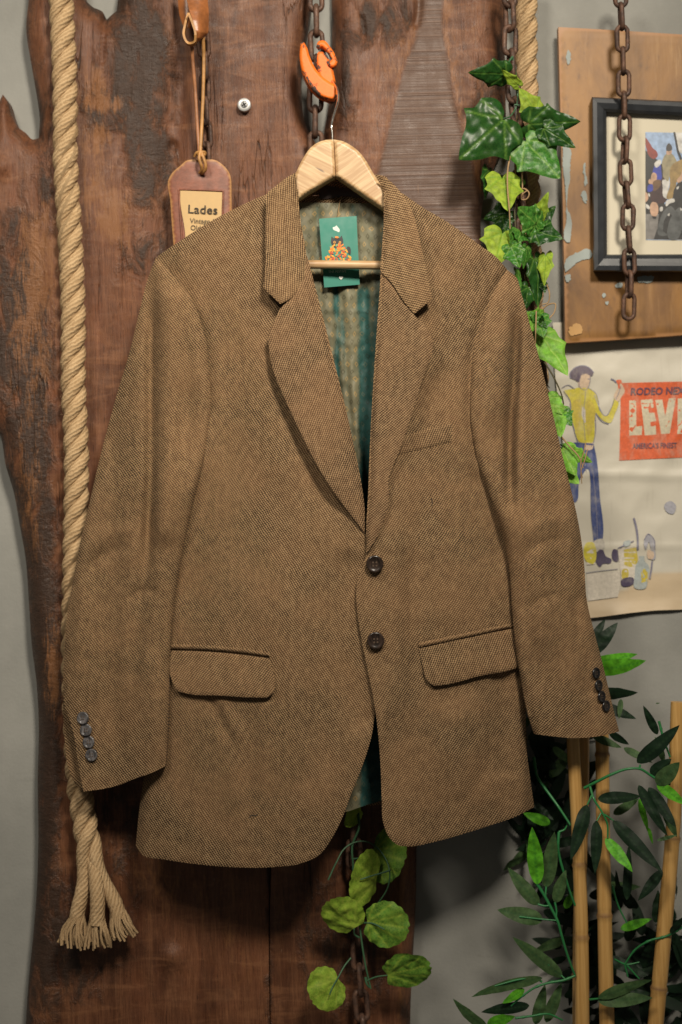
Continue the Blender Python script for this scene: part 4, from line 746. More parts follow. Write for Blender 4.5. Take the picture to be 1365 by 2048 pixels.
# ---- right front (laps over)
FR = [(768, 380, 1), (800, 384), (824, 400), (860, 424), (910, 455), (960, 490), (995, 516), (1014, 538, 1), (1020, 700), (1010, 900), (1020, 1100), (1045, 1300), (1052, 1420), (1052, 1480), (1060, 1550), (1069, 1614, 1), (1030, 1634), (980, 1651), (920, 1670), (860, 1686), (820, 1693), (796, 1690), (779, 1675), (767, 1645), (764, 1600), (762, 1540), (757, 1470), (748, 1400), (736, 1340), (724, 1280), (716, 1230), (713, 1190), (716, 1158), (724, 1135), (732, 1112), (733, 1060), (737, 980), (740, 900), (744, 820), (750, 720), (757, 620), (763, 530), (768, 440)]
def yr(V, d):
    x, y = V[:, 0], V[:, 1]; r = base(x, y) + cloth(V, 31) - .007 * sstep(900, 760, x)
    r -= ridge(V, [(786, 1020), (786, 1180), (792, 1350), (800, 1480)], 26, .0055, .2); r += ridge(V, [(828, 1060), (826, 1250), (832, 1420)], 24, .004)
    r += ridge(V, [(935, 900), (985, 1040), (1010, 1160)], 26, .007) + ridge(V, [(1000, 1340), (1010, 1450), (1012, 1560)], 22, .006, .1)
    r -= ridge(V, [(920, 1380), (930, 1500), (960, 1640)], 45, .005) ; r += ridge(V, [(985, 1480), (960, 1560), (890, 1640)], 20, .003)
    r += ridge(V, [(868, 640), (868, 740), (835, 860)], 16, .0035) + ridge(V, [(1008, 545), (980, 600), (950, 685), (940, 770), (943, 860), (958, 930)], 8, .0065, .05)
    r -= ridge(V, [(830, 450), (900, 490), (980, 540)], 35, .004) + ridge(V, [(855, 1050), (880, 1200), (885, 1280)], 50, .003)
    r += ridge(V, [(725, 1140), (780, 1180), (850, 1220)], 14, .0012)
    r += 0.025 * (1 - np.clip((np.interp(y, [540, 1480, 1620], [1022, 1064, 1072]) - x) / 30, 0, 1)) ** 2
    return r - .0025
panel('front_panel', FR, yr, M_TWEED_R, J, res=6.5, thick=.0028)
# ---- lapels
LL = [(731, 1067, 1), (690, 1014), (660, 972), (632, 925), (600, 862), (574, 806), (552, 755), (540, 712), (538, 692), (536, 671, 1), (561, 617, 1), (577, 601), (609, 556, 1), (612, 510), (630, 570), (648, 640), (668, 720), (688, 800), (708, 890), (722, 960), (730, 1020)]
def lap_l(V, d):
    e = pdist(V, ROLL_L)[0]; lift = .011 * sstep(0, 105, e) + .003 * sstep(0, 25, e)
    return base(V[:, 0], V[:, 1]) - .0052 - lift * sstep(1075, 960, V[:, 1]) + cloth(V, 51, .5) + .0045 * (1 - np.clip(e / 11, 0, 1)) ** 2
panel('lapel', LL, lap_l, M_TWEED_L, J, res=5, thick=.0030, rot=-12, soft=3.5, softh=.0010)
LR = [(733, 1108, 1), (757, 1070), (768, 1040), (776, 1010), (778, 985), (777, 960), (783, 942), (798, 905), (812, 868), (827, 820), (842, 770), (858, 725), (866, 700), (867, 682, 1), (850, 652), (828, 629, 1), (805, 603), (785, 572), (762, 545, 1), (757, 620), (750, 720), (744, 820), (740, 900), (737, 980)]
def lap_r(V, d):
    e = pdist(V, ROLL_R)[0]; lift = .0075 * sstep(10, 90, e) + .004 * sstep(0, 25, e) + .004 * gauss(V, 865, 690, 60, 60)
    return base(V[:, 0], V[:, 1]) - .0145 - lift * sstep(1100, 1000, V[:, 1]) + cloth(V, 61, .5) + .006 * (1 - np.clip(e / 12, 0, 1)) ** 2 - ridge(V, [(760, 760), (752, 900), (748, 1020)], 7, .0015)
panel('lapel', LR, lap_r, M_TWEED_L, J, res=5, thick=.0030, rot=14, soft=3.5, softh=.0010)
# ---- collar: two leaves turned down at the front and the fall behind the hanger
def col_l(V, d):
    e = pdist(V, [(592, 345), (598, 420), (612, 520), (625, 575)])[0]
    return base(V[:, 0], V[:, 1]) - .0075 - .012 * sstep(0, 75, e) + cloth(V, 51, .5) + .0045 * (1 - np.clip(e / 14, 0, 1)) ** 2
panel('collar', [(592, 345, 1), (574, 355), (552, 372), (535, 386), (533, 420), (531, 480), (530, 540), (527, 576, 1), (561, 608, 1), (580, 598), (612, 554, 1), (613, 510), (603, 450), (597, 400), (594, 370)], col_l, M_TWEED_C, J, res=4.5, thick=.0036, rot=38, soft=3.5, softh=.001)
def col_r(V, d):
    e = pdist(V, [(765, 360), (769, 440), (764, 540)])[0]
    return base(V[:, 0], V[:, 1]) - .0168 - .0065 * sstep(0, 75, e) + cloth(V, 61, .5) + .007 * (1 - np.clip(e / 14, 0, 1)) ** 2 + .008 * sstep(430, 370, V[:, 1])
panel('collar', [(757, 352, 1), (780, 362), (802, 385), (824, 420), (838, 470), (850, 525), (865, 598, 1), (829, 628, 1), (806, 600), (786, 569), (761, 542, 1), (764, 500), (768, 440), (768, 400), (764, 370)], col_r, M_TWEED_C, J, res=4.5, thick=.0036, rot=-40, soft=3.5, softh=.001)
panel('back_collar', [(585, 350), (620, 346), (680, 344), (740, 348), (775, 356), (778, 392), (740, 391), (680, 389), (620, 391), (584, 396)], lambda V, d: .008 + .012 * (np.abs(V[:, 0] - 680) / 100) ** 2 * -1.0 + 0 * d, M_TWEED, J, res=6, thick=.003, rot=90)
panel('neck_facing', [(590, 388, 1), (640, 392), (700, 392), (772, 390, 1), (772, 408, 1), (700, 408), (640, 407), (592, 412, 1)], lambda V, d: .005 - .012 * (np.abs(V[:, 0] - 680) / 100) ** 2 + 0 * d, M_TWEED, J, res=5, thick=.003, rot=90)
panel('hanging_loop', [(641, 377), (690, 376), (734, 378), (737, 391), (690, 392), (638, 392)], lambda V, d: .0015 - .010 * (np.abs(V[:, 0] - 680) / 100) ** 2 + 0 * d, flatc('dark_loop_tape', (0.035, 0.02, 0.016), .3), J, res=5, thick=.002)
# ---- lining: the inside of the back
LN = [(575, 404, 1), (620, 405), (680, 406), (740, 406), (785, 402, 1), (800, 700), (800, 1200), (790, 1590, 1), (757, 1603), (728, 1612), (702, 1621), (600, 1640, 1), (560, 1200), (560, 700)]
def lin_folds(V):
    x, y = V[:, 0], V[:, 1]; s = sstep(520, 640, y)
    r = (ridge(V, [(672, 560), (674, 640), (676, 760), (690, 900), (712, 1040)], 7, .011, .04) + ridge(V, [(684, 580), (690, 700), (704, 850), (722, 980)], 5, .006, .08) + ridge(V, [(728, 560), (730, 700), (726, 850), (734, 1000), (738, 1100)], 13, .016, .05) + ridge(V, [(655, 640), (664, 740), (690, 880), (715, 1000)], 7, .006)
         - ridge(V, [(700, 570), (704, 700), (712, 860), (722, 980)], 9, .007, .05) - ridge(V, [(752, 420), (750, 560), (746, 700)], 14, .004) + ridge(V, [(632, 408), (636, 460), (634, 540)], 8, .006, .05) + ridge(V, [(705, 408), (712, 430), (706, 500)], 7, .004, .05) + ridge(V, [(764, 400), (768, 470), (756, 560)], 10, .008, .05))
    return r
def yln(V, d): return .001 + np.abs(fbm((V[:, 0] + V[:, 1] * .3) / 24, (V[:, 1] - V[:, 0] * .5) / 40, 93, 3)) * .0042 + .42 * lin_folds(V) + fbm(V[:, 0] / 22, V[:, 1] / 90, 91, 3) * .0028 + fbm(V[:, 0] / 12, V[:, 1] / 14, 95, 2) * .0009 - .010 * (np.abs(V[:, 0] - 685) / 110) ** 2 + .012 * sstep(1100, 1550, V[:, 1])
def teal(V, d):
    f = lin_folds(V); n = fbm(V[:, 0] / 14, V[:, 1] / 60, 99, 3)
    return np.clip(sstep(.0034, .011, f + n * .006 + .002 * fbm(V[:, 0] / 6, V[:, 1] / 9, 97, 2)) * 0.95 + 0.9 * sstep(690, 870, V[:, 1] + (V[:, 0] - 720) * 6) * sstep(715, 735, V[:, 0]) + sstep(1450, 1500, V[:, 1]) * sstep(718, 732, V[:, 0] + n * 14) + .1 * sstep(.1, .5, n), 0, 1)  # teal sheen painted along the folds and down the right side
panel('lining', LN, yln, M_LINING, J, res=4, thick=.0015, attrs={'teal': teal}, soft=2, softh=0)
panel('back_panel', [(590, 400, 1), (640, 392), (720, 392), (780, 396, 1), (830, 410), (930, 468), (1005, 530, 1), (1012, 800), (1020, 1100), (1050, 1400), (1058, 1590, 1), (950, 1606), (800, 1606), (690, 1618), (560, 1640), (400, 1676), (290, 1680, 1), (300, 1400), (312, 1000), (306, 700), (326, 525, 1), (400, 470), (530, 402)], lambda V, d: .040 + cloth(V, 15) + 0 * d, M_TWEED, J, res=12, thick=.003)
# ---- sleeves: closed, rounded tubes of cloth
SL = [(313, 514, 1), (345, 548), (375, 585), (402, 640), (417, 720), (421, 800), (420, 860), (405, 930), (385, 1010), (367, 1090), (354, 1170), (345, 1240), (340, 1320), (338, 1400), (336, 1470), (331, 1532, 1), (305, 1545), (268, 1558), (238, 1570), (205, 1578), (168, 1583, 1), (160, 1545), (153, 1500), (147, 1464), (137, 1432), (129, 1405), (127, 1370), (130, 1300), (134, 1235), (145, 1170), (160, 1090), (176, 1020), (192, 950), (212, 870), (234, 790), (258, 710), (280, 620), (297, 555)]
SIDE_L = [(313, 514), (297, 555), (258, 710), (212, 870), (176, 1020), (145, 1170), (130, 1300), (128, 1430), (138, 1540), (150, 1640)]
SIDE_L2 = [(313, 514), (375, 585), (417, 720), (420, 860), (385, 1010), (354, 1170), (340, 1320), (336, 1470), (330, 1640)]
SIDE_R = [(1013, 539), (968, 636), (943, 750), (945, 870), (972, 965), (1010, 1080), (1026, 1230), (1044, 1365), (1069, 1468), (1085, 1560)]
SIDE_R2 = [(1013, 539), (1044, 590), (1080, 720), (1124, 905), (1160, 1060), (1174, 1200), (1204, 1320), (1239, 1463), (1262, 1560)]
def sides(V, a, b2): return np.minimum(pdist(V, a)[0], pdist(V, b2)[0])
def sl_f(V, d):
    d = sides(V, SIDE_L, SIDE_L2)
    x, y = V[:, 0], V[:, 1]; b = base(x, y)
    infl = np.sqrt(np.clip(1 - (1 - np.clip(d / 60, 0, 1)) ** 2, 0, 1))
    low = sstep(840, 1000, y); r = b - .003 + .0045 * (1 - np.clip(sides(V, SIDE_L2, SIDE_L2) / 8, 0, 1)) ** 2 * (1 - low) - .004 * low - infl * (.010 + .010 * low) + cloth(V, 101, 1.6)
    r -= ridge(V, [(334, 560), (338, 700), (340, 900), (325, 1100)], 24, .008, .08); r += ridge(V, [(306, 520), (303, 640), (302, 800), (301, 960), (292, 1180)], 11, .016, .22)
    r += ridge(V, [(302, 900), (290, 1150), (270, 1330), (262, 1450)], 15, .006) - ridge(V, [(262, 1040), (245, 1200), (232, 1400)], 24, .005); r += ridge(V, [(212, 1000), (196, 1180), (188, 1340)], 22, .005)
    r -= ridge(V, [(180, 1130), (158, 1280), (150, 1400)], 16, .003) ; r += ridge(V, [(370, 640), (376, 780), (372, 900)], 14, .004)
    r += ridge(V, [(140, 1300), (200, 1340), (280, 1350)], 14, .002) - ridge(V, [(318, 1280), (312, 1400), (300, 1520)], 18, .004)
    r += ridge(V, [(160, 1150), (215, 1105), (275, 1095)], 11, .0035) - ridge(V, [(170, 1105), (225, 1065), (285, 1060)], 13, .003) + ridge(V, [(240, 1210), (290, 1180), (335, 1190)], 10, .003)
    return r
def sl_b(V, d):
    d = sides(V, SIDE_L, SIDE_L2)
    b = base(V[:, 0], V[:, 1]); infl = np.sqrt(np.clip(1 - (1 - np.clip(d / 60, 0, 1)) ** 2, 0, 1)); return b - .001 + infl * .010 * sstep(340, 240, V[:, 0])
S = panel('sleeve', SL, sl_f, M_TWEED, J, res=5.5, back=sl_b, rot=-4, soft=3, softh=0)
panel('cuff_underlap', [(127, 1385, 1), (140, 1420), (152, 1450), (170, 1480, 1), (182, 1578, 1), (166, 1581), (152, 1568), (138, 1540), (131, 1490), (127, 1430)], lambda V, d: base(V[:, 0], V[:, 1]) + .002 - .008 * sstep(0, 40, pdist(V, SIDE_L)[0]), M_TWEED, J, res=4.5, thick=.0026, rot=-10, soft=3, softh=.001)
SRo = [(1013, 539, 1), (990, 582), (968, 636), (951, 690), (943, 750), (942, 820), (945, 870), (955, 915), (972, 965), (992, 1020), (1010, 1080), (1021, 1150), (1026, 1230), (1034, 1300), (1044, 1365), (1055, 1420), (1069, 1468, 1), (1100, 1472), (1150, 1476), (1200, 1472), (1239, 1463, 1), (1229, 1425), (1217, 1375), (1204, 1320), (1190, 1268), (1174, 1200), (1169, 1130), (1160, 1060), (1144, 985), (1124, 905), (1102, 810), (1080, 720), (1058, 640), (1044, 590), (1031, 552)]
def sr_f(V, d):
    d = sides(V, SIDE_R, SIDE_R2)
    x, y = V[:, 0], V[:, 1]; b = base(np.minimum(x, 1010 + 0.35 * (x - 1010)), y)
    infl = np.sqrt(np.clip(1 - (1 - np.clip(d / 58, 0, 1)) ** 2, 0, 1)); low = sstep(880, 1060, y)
    r = b - .003 + .0050 * (1 - np.clip(sides(V, SIDE_R, SIDE_R) / 8, 0, 1)) ** 2 * (1 - low) - .010 * low - infl * (.010 + .012 * low) + cloth(V, 121, 1.6)
    r += ridge(V, [(1034, 585), (1033, 660), (1029, 760), (1021, 850), (1020, 950), (1024, 1050)], 10, .024, .24) - ridge(V, [(1000, 640), (992, 760), (984, 860)], 20, .007)
    r -= ridge(V, [(1048, 760), (1046, 880), (1050, 1010)], 14, .004); r += ridge(V, [(1110, 960), (1120, 1080), (1118, 1200)], 24, .005) - ridge(V, [(1080, 1060), (1090, 1200), (1100, 1330)], 30, .005)
    r += ridge(V, [(1152, 1180), (1160, 1290), (1184, 1400)], 12, .005, .1) + ridge(V, [(1050, 1160), (1062, 1280), (1080, 1400)], 16, .004) + ridge(V, [(1186, 1260), (1176, 1330), (1190, 1430)], 9, .003)
    r += ridge(V, [(1035, 1130), (1085, 1085), (1150, 1080)], 11, .0035) - ridge(V, [(1030, 1090), (1080, 1045), (1140, 1035)], 12, .003) + ridge(V, [(1045, 1230), (1090, 1195), (1140, 1190)], 10, .0028) + ridge(V, [(960, 720), (985, 690), (1015, 680)], 9, .003)
    return r
def sr_b(V, d):
    d = sides(V, SIDE_R, SIDE_R2)
    b = base(np.minimum(V[:, 0], 1010 + 0.35 * (V[:, 0] - 1010)), V[:, 1]); infl = np.sqrt(np.clip(1 - (1 - np.clip(d / 58, 0, 1)) ** 2, 0, 1)); return b - .001 - .008 * sstep(880, 1060, V[:, 1]) + infl * .014 * sstep(1000, 1100, V[:, 0])
S2o = panel('sleeve', SRo, sr_f, M_TWEED_R, J, res=5.5, back=sr_b, rot=9, soft=3, softh=0)
# ---- pockets
def on(fn, off): return lambda V, d: fn(V, np.full(len(V), 200.0)) - off
def flap(fn, pts, name, mat, rot=0, lift=.004, y0=0, hinge=None):
    def dep(V, d):
        e = pdist(V, hinge)[0]; return fn(V, np.full(len(V), 200.0)) - .0016 - lift * sstep(0, 80, e) - .0010 * sstep(0, 6, e) + fbm(V[:, 0] / 45, V[:, 1] / 60, 7, 2) * .0015
    return panel(name, pts, dep, mat, J, res=4.5, thick=.0026, rot=rot, soft=3, softh=.0009)
flap(yl, [(336, 1301, 1), (400, 1303), (470, 1308), (537, 1316, 1), (543, 1332), (550, 1362), (547, 1384), (536, 1394), (515, 1395), (440, 1391), (375, 1387), (354, 1380), (345, 1362), (338, 1340)], 'pocket_flap', M_TWEED_R, 4, .006, hinge=[(336, 1300), (440, 1304), (537, 1315)])
panel('pocket_welt', [(334, 1288, 1), (400, 1290), (470, 1295), (539, 1305, 1), (541, 1313, 1), (470, 1304), (400, 1299), (334, 1297, 1)], on(yl, .0050), M_TWEED_R, J, res=3, thick=.004, rot=95, soft=4, softh=.0022)
flap(yr, [(838, 1296, 1), (930, 1276), (1026, 1257, 1), (1034, 1262), (1041, 1295), (1046, 1330), (1030, 1337), (960, 1352), (885, 1370), (868, 1371), (856, 1362), (846, 1332)], 'pocket_flap', M_TWEED_R, -12, .006, hinge=[(838, 1295), (930, 1275), (1026, 1256)])
panel('pocket_welt', [(837, 1286, 1), (930, 1266), (1022, 1247, 1), (1025, 1254, 1), (930, 1275), (839, 1295, 1)], on(yr, .0050), M_TWEED, J, res=3, thick=.004, rot=80, soft=4, softh=.0022)
panel('breast_pocket', [(800, 876, 1), (850, 859), (905, 847, 1), (903, 884, 1), (850, 897), (797, 910, 1)], on(yr, .0018), M_TWEED_R, J, res=4, thick=.002, rot=-12, soft=4, softh=.0016)
# ---- seams: a shallow stitched groove along armholes (thread tucked in the cloth)
b = Bag()
for pts in ([(498, 1636), (505, 1630), (511, 1632), (516, 1628)], [(863, 996), (865, 1003), (864, 1011)]):
    q = smooth_poly(pts, 3, False); fn = yl if pts[0][0] < 700 else yr
    V, F, U = tube(W(q[:, 0], q[:, 1], fn(q, np.full(len(q), 200.0)) - .0006), .0005, 5); b.add(V, F, U)
b.build('loose_thread', flatc('dark_loose_thread', (.03, .02, .014)), J)
# ---- buttons
def button(px, py, y, r, mat, parent, n=(0, -1, 0), name='button', squash=1.0):
    b = Bag(); c = W1(px, py, y); R = r / PPM
    disc(b, c, [(R * .9, 0), (R, .0007), (R, .0016), (R * .93, .0025), (R * .82, .0026), (R * .70, .0019), (R * .3, .0017), (R * .05, .0017)], 28, n)
    o = mk(name, np.vstack(b.V), b.F, mat, parent)
    b2 = Bag(); nn = np.array(n, float); nn /= np.linalg.norm(nn); u = np.cross([0, 0, 1], nn); u /= np.linalg.norm(u); w = np.cross(nn, u)
    for sx in (-1, 1):
        for sy in (-1, 1): disc(b2, np.array(c) + nn * .00165 + (u * sx + w * sy) * R * .19, [(R * .11, -.0003), (R * .11, .0003), (R * .02, .0003)], 10, n)
    mk('thread_hole', np.vstack(b2.V), b2.F, M_THREAD, o)
    return o
def surf(fn, px, py): return float(fn(np.array([[px, py]], float), np.array([60.0]))[0])
for (px, py) in ((750, 1128), (752, 1281)): button(px, py, surf(yr, px, py) - .0042, 16.8, M_BTN, J)
for (px, py) in ((167, 1436), (173, 1460), (178.5, 1484), (184, 1510)): button(px, py, surf(sl_f, px, py) - .0005, 12.8, M_BTN_G, S, (-.25, -1, .1))
for (px, py) in ((1191, 1346), (1196, 1371), (1202, 1393), (1211, 1412)): button(px, py, surf(sr_f, px, py) - .0012, 11.5, M_BTN_K, S2o, (1.0, -1, .05))
# ================================================================== green swing card
t = thing('swing_tag', W1(682, 575, -.005), 'green paper swing tag with a black cat in leaves behind the hanger bar', 'tag')
CA, CB, CC, CD = (638.5, 437.5), (713.5, 432), (720, 569), (649, 575)
def cd(P): P = np.atleast_2d(P); return -.0085 + .0015 * ((P[:, 1] - 505) / 70) ** 2 + .00005 * (P[:, 0] - 680)
M_CARD = flatc('green_card', (0.025, 0.185, 0.135), .06, 90)
panel('card', [CA + (1,), CB + (1,), CC + (1,), CD + (1,)], lambda V, d: cd(V), M_CARD, t, res=12, thick=.0006, soft=1, softh=0)
kc = {'black': (.012, .011, .012), 'white': (.72, .72, .68), 'orange': (.72, .20, .012), 'amber': (.75, .33, .02), 'rust': (.45, .07, .02), 'sage': (.16, .33, .15), 'pale': (.55, .62, .56), 'plum': (.22, .05, .04)}
KM = {k: flatc('card_' + k, v, .1, 200) for k, v in kc.items()}; kn = list(KM)
b = Bag(); zi = [0]
def ink(c, pts):
    poly = smooth_poly(pts, 1.2); V, F = tri(poly, 4); zi[0] += 1; b.add(W(V[:, 0], V[:, 1], cd(V) - .0002 - zi[0] * .00001), F, None, kn.index(c))
def ell(cx, cy, a, bb, ang, n=10): return [(cx + a * math.cos(2 * math.pi * k / n) * math.cos(ang) - bb * math.sin(2 * math.pi * k / n) * math.sin(ang), cy + a * math.cos(2 * math.pi * k / n) * math.sin(ang) + bb * math.sin(2 * math.pi * k / n) * math.cos(ang)) for k in range(n)]
ink('pale', [(666, 455), (671, 453), (673, 451), (676, 454), (680, 460), (679, 464), (673, 462), (667, 459)])
ink('black', [(663.5, 473, 1), (668, 476.5), (674, 475), (679, 476), (684, 471, 1), (687, 483), (686, 489), (680, 494), (674, 496), (667, 493), (663, 487)])
for ex in (669.5, 680.5): ink('amber', ell(ex, 484.5, 2.3, 2.6, 0)); ink('black', ell(ex, 484.5, .9, 1.9, 0))
for k in range(70):
    yy = rng.uniform(490, 520); hw = 11 + (yy - 490) * .55; xx = 677 + rng.uniform(-hw, hw); 
    ink(rng.choice(['orange', 'orange', 'orange', 'amber', 'amber', 'rust', 'sage', 'plum']), ell(xx, yy, rng.uniform(2.6, 4.6), rng.uniform(1.3, 2.2), rng.uniform(0, 3.1), 8))
ink('orange', ell(674, 474.5, 4, 2, .1)); ink('black', [(696, 493), (698, 493), (702, 505), (701, 509), (698.5, 507)])
ink('white', [(682.5, 559.5, 1), (678.6, 555.5), (679, 552.8), (681, 552.3), (682.5, 554, 1), (684, 552.2), (686, 552.6), (686.4, 555.3)])
b.build('printed_picture', None, t, mats=[KM[k] for k in kn], smooth=False)
text_px('THE FESTIVE', 657, 546, 4.6, lambda P: cd(P) - .0004, KM['pale'], 'lettering', t, -.04, sx=1.0)
V, F, U = tube(pathpx([(674, 446, -.0045), (677, 425, -.004), (680, 405, .000), (684, 393, .002)], 4), .7 / PPM, 5); mk('string', V, F, M_TWIG, t)
# ================================================================== leaves
def leaf_shape(kind):
    if kind == 'ivy':
        R = [(0, .03, 1), (.10, -.10), (.26, -.15), (.42, -.09), (.53, .03, 1), (.50, .14), (.49, .23), (.60, .37, 1), (.45, .46), (.34, .56), (.24, .73), (.10, .91), (0, 1.0, 1)]
        veins = [((0, .0), (0, .97)), ((0, 0), (.56, .42)), ((0, 0), (-.56, .42)), ((0, 0), (.48, .06)), ((0, 0), (-.48, .06))]
    elif kind == 'round':
        R = [(0, .0, 1)]; n = 26
        for k in range(1, n):
            a = math.radians(-62 + 152 * k / n); r = .56 * (1 + .05 * abs(math.sin(a * 7.5))); R.append((math.cos(a) * r * .98, .46 + math.sin(a) * r))
        R.append((0, 1.0)); veins = [((0, 0), (math.sin(a) * .85, .0 + math.cos(a) * .9)) for a in np.radians([-75, -45, -20, 0, 20, 45, 75])]
    else:
        R = [(0, 0, 1), (.06, .04), (.12, .14), (.150, .30), (.150, .45), (.125, .63), (.08, .81), (.035, .93), (0, 1.0, 1)]; veins = [((0, 0), (0, .92))]
    L = [(-p[0],) + tuple(p[1:]) for p in R[1:-1]][::-1]; return R + L, veins
SHAPES = {}
for k, res in (('ivy', .034), ('round', .045), ('cane', .045)):
    o, v = leaf_shape(k); poly = smooth_poly(o, res * .8); V, F = tri(poly, res); vein = np.zeros(len(V))
    for a, b2 in v: vein = np.maximum(vein, np.exp(-(segdist(V, np.array(a), np.array(b2)) / (.0175 if k != 'cane' else .014)) ** 2))
    SHAPES[k] = (V, F[:, ::-1], vein, bdist(V, poly))
def leaf(kind, a, b, mat, parent, wid=1.0, roll=0.0, cup=0.0, curl=0.0, fold=0.0, wave=.032, flip=False, name='leaf'):
    """a = (px, py, y) where the stalk meets the blade, b = tip; wid = width / length factor"""
    V, F, vein, ed = SHAPES[kind]; A = np.array(W1(*a)); B = np.array(W1(*b)); ax = B - A; L = np.linalg.norm(ax); ax /= L
    view = np.array([0, -1.0, 0]); side = np.cross(ax, view); side /= np.linalg.norm(side); nor = np.cross(side, ax)
    if nor @ view < 0: nor = -nor
    c, s = math.cos(roll), math.sin(roll); side, nor = side * c + nor * s, nor * c - side * s
    u = V[:, 0] * wid; v = V[:, 1]; sd = int(rng.integers(0, 999))
    h = -cup * (u / max(wid, .2)) ** 2 * wid - fold * np.abs(u) + curl * (v - .35) ** 2 * -1 + wave * fbm(u * 5 + sd, v * 5, sd, 2) * 2.0
    if kind == 'ivy': h = h + .05 * vein * -0.25 - .10 * sstep(.06, 0, ed) * .2
    if kind == 'round': h = h + .05 * np.sin(np.arctan2(u, v + .01) * 9) * np.hypot(u, v) * .45
    cf = np.sqrt(np.clip(1 - (fold * .7) ** 2, .3, 1)); P = A + np.outer(u * L * cf, side) + np.outer(v * L, ax) + np.outer(h * L, nor)
    FF = F if not flip else F[:, ::-1]
    # make front faces look along +nor
    f = FF[0]; n0 = np.cross(P[f[1]] - P[f[0]], P[f[2]] - P[f[0]])
    if (n0 @ nor < 0) != flip: FF = FF[:, ::-1]
    return mk(name, P, FF, mat, parent, attrs={'vein': vein})
def stem(pts, r, mat, parent, name='stem', taper=.7, knobs=0):
    P = pathpx(pts, 4); n = len(P); rr = r / PPM * np.linspace(1, taper, n)
    if knobs: rr = rr * (1 + .35 * (np.abs(np.sin(np.arange(n) * math.pi / knobs)) > .985))
    V, F, U = tube(P, rr, 7); return mk(name, V, F, mat, parent, uv=U)
# ------------------------------------------------------------------ ivy on the chain
def q1(x, y): return (920 + x / 5.12, 100 + y / 5.12)
def q2(x, y): return (940 + x / 3.793, 440 + y / 3.793)
I = thing('ivy_garland', W1(1150, 970, .03), 'ivy garland of dark and yellow-green leaves twined down the chain right of the jacket', 'garland')
def iv(q, a, ya, b, yb, mat, **k): leaf('ivy', q(*a) + (ya,), q(*b) + (yb,), mat, I, **k)
iv(q1, (480, 250), .040, (92, 235), .025, M_IVY, wid=.62, roll=.55, fold=.18, cup=.1)
iv(q1, (600, 365), .045, (425, 200), .030, M_IVY_Y, wid=.42, roll=.5)
iv(q1, (790, 650), .045, (610, 385), .040, M_IVY_Y, wid=.75, roll=-.2, cup=.15)
iv(q1, (455, 700), .020, (0, 1115), .010, M_IVY, wid=.92, roll=.1, cup=.10, curl=.1, wave=.03)
iv(q1, (672, 930), .030, (1028, 1312), .016, M_IVY_M, wid=.86, roll=.05, cup=.1, wave=.03)
iv(q1, (700, 760), .026, (1240, 735), .020, M_IVY, wid=.62, roll=-.45, cup=.1, fold=.1)
iv(q1, (860, 800), .024, (1185, 1000), .012, M_IVY, wid=.55, roll=-.2)
iv(q1, (300, 1230), .040, (270, 1530), .034, M_IVY, wid=.62, roll=.9, fold=.1)
iv(q1, (440, 1290), .034, (495, 1645), .012, M_IVY_Y, wid=.80, roll=.2, cup=.1)
iv(q1, (620, 1390), .055, (360, 1290), .055, M_IVY_M, wid=.6)
iv(q1, (800, 1720), .040, (905, 1450), .026, M_IVY_Y, wid=.48, roll=.3, curl=.15)
iv(q1, (790, 1800), .046, (985, 1590), .044, M_IVY, wid=.62, roll=.2)
iv(q1, (790, 1790), .030, (590, 1610), .010, M_IVY_M, wid=.95, roll=-.2, wave=.05)
iv(q1, (620, 1860), .028, (600, 1960), .012, M_IVY_M, wid=1.0, roll=.3, wave=.05)
iv(q1, (760, 1850), .030, (1055, 1930), .014, M_IVY, wid=.82, roll=.25)
iv(q1, (790, 1830), .028, (910, 1740), .018, M_IVY_M, wid=.5, roll=.3)
iv(q1, (520, 1640), .055, (240, 1730), .06, M_IVY, wid=.7)
iv(q1, (430, 1700), .05, (480, 1900), .05, M_IVY, wid=1.0)
iv(q2, (250, 95), .024, (190, 350), .010, M_IVY_Y, wid=.92, roll=.15, cup=.06)
iv(q2, (310, 190), .016, (380, 365), .006, M_IVY_M, wid=.75, wave=.05, roll=-.2)
iv(q2, (440, 200), .030, (410, 370), .026, M_IVY_M, wid=.6, roll=.7)
iv(q2, (330, 70), .022, (310, 230), .016, M_IVY_M, wid=.5, roll=.9)
iv(q2, (500, 280), .038, (540, 660), .030, M_IVY, wid=.45, roll=.5, curl=.2)
iv(q2, (575, 265), .036, (565, 500), .020, M_IVY_Y, wid=.42, roll=-.5)
iv(q2, (560, 480), .036, (570, 555), .03, M_IVY, wid=.7)
iv(q2, (360, 380), .036, (395, 520), .02, M_IVY_M, wid=.35, roll=.7)
iv(q2, (450, 505), .034, (415, 690), .022, M_IVY, wid=.62, roll=.4)
iv(q2, (530, 760), .024, (410, 720), .010, M_IVY_B, wid=1.0, roll=.3); iv(q2, (520, 740), .020, (560, 890), .006, M_IVY_M, wid=.85, roll=-.3); iv(q2, (500, 770), .018, (440, 850), .008, M_IVY_B, wid=.8)
iv(q2, (545, 770), .014, (550, 722), .008, M_IVY, wid=.7); iv(q2, (540, 780), .014, (588, 820), .008, M_IVY, wid=.6); iv(q2, (545, 765), .016, (430, 690), .012, M_IVY_M, wid=.55)
iv(q2, (535, 870), .030, (748, 1172), .010, M_IVY_B, wid=.62, roll=.25, cup=.08, wave=.03)
iv(q2, (470, 880), .05, (560, 1010), .05, M_IVY, wid=.8)
iv(q2, (590, 1345), .030, (700, 1470), .018, M_IVY_B, wid=.9, roll=.1); iv(q2, (640, 1440), .026, (690, 1650), .010, M_IVY_B, wid=.8, roll=-.1, wave=.05); iv(q2, (690, 1450), .024, (775, 1560), .014, M_IVY_M, wid=.9, wave=.05); iv(q2, (640, 1400), .022, (600, 1600), .016, M_IVY_B, wid=.8)
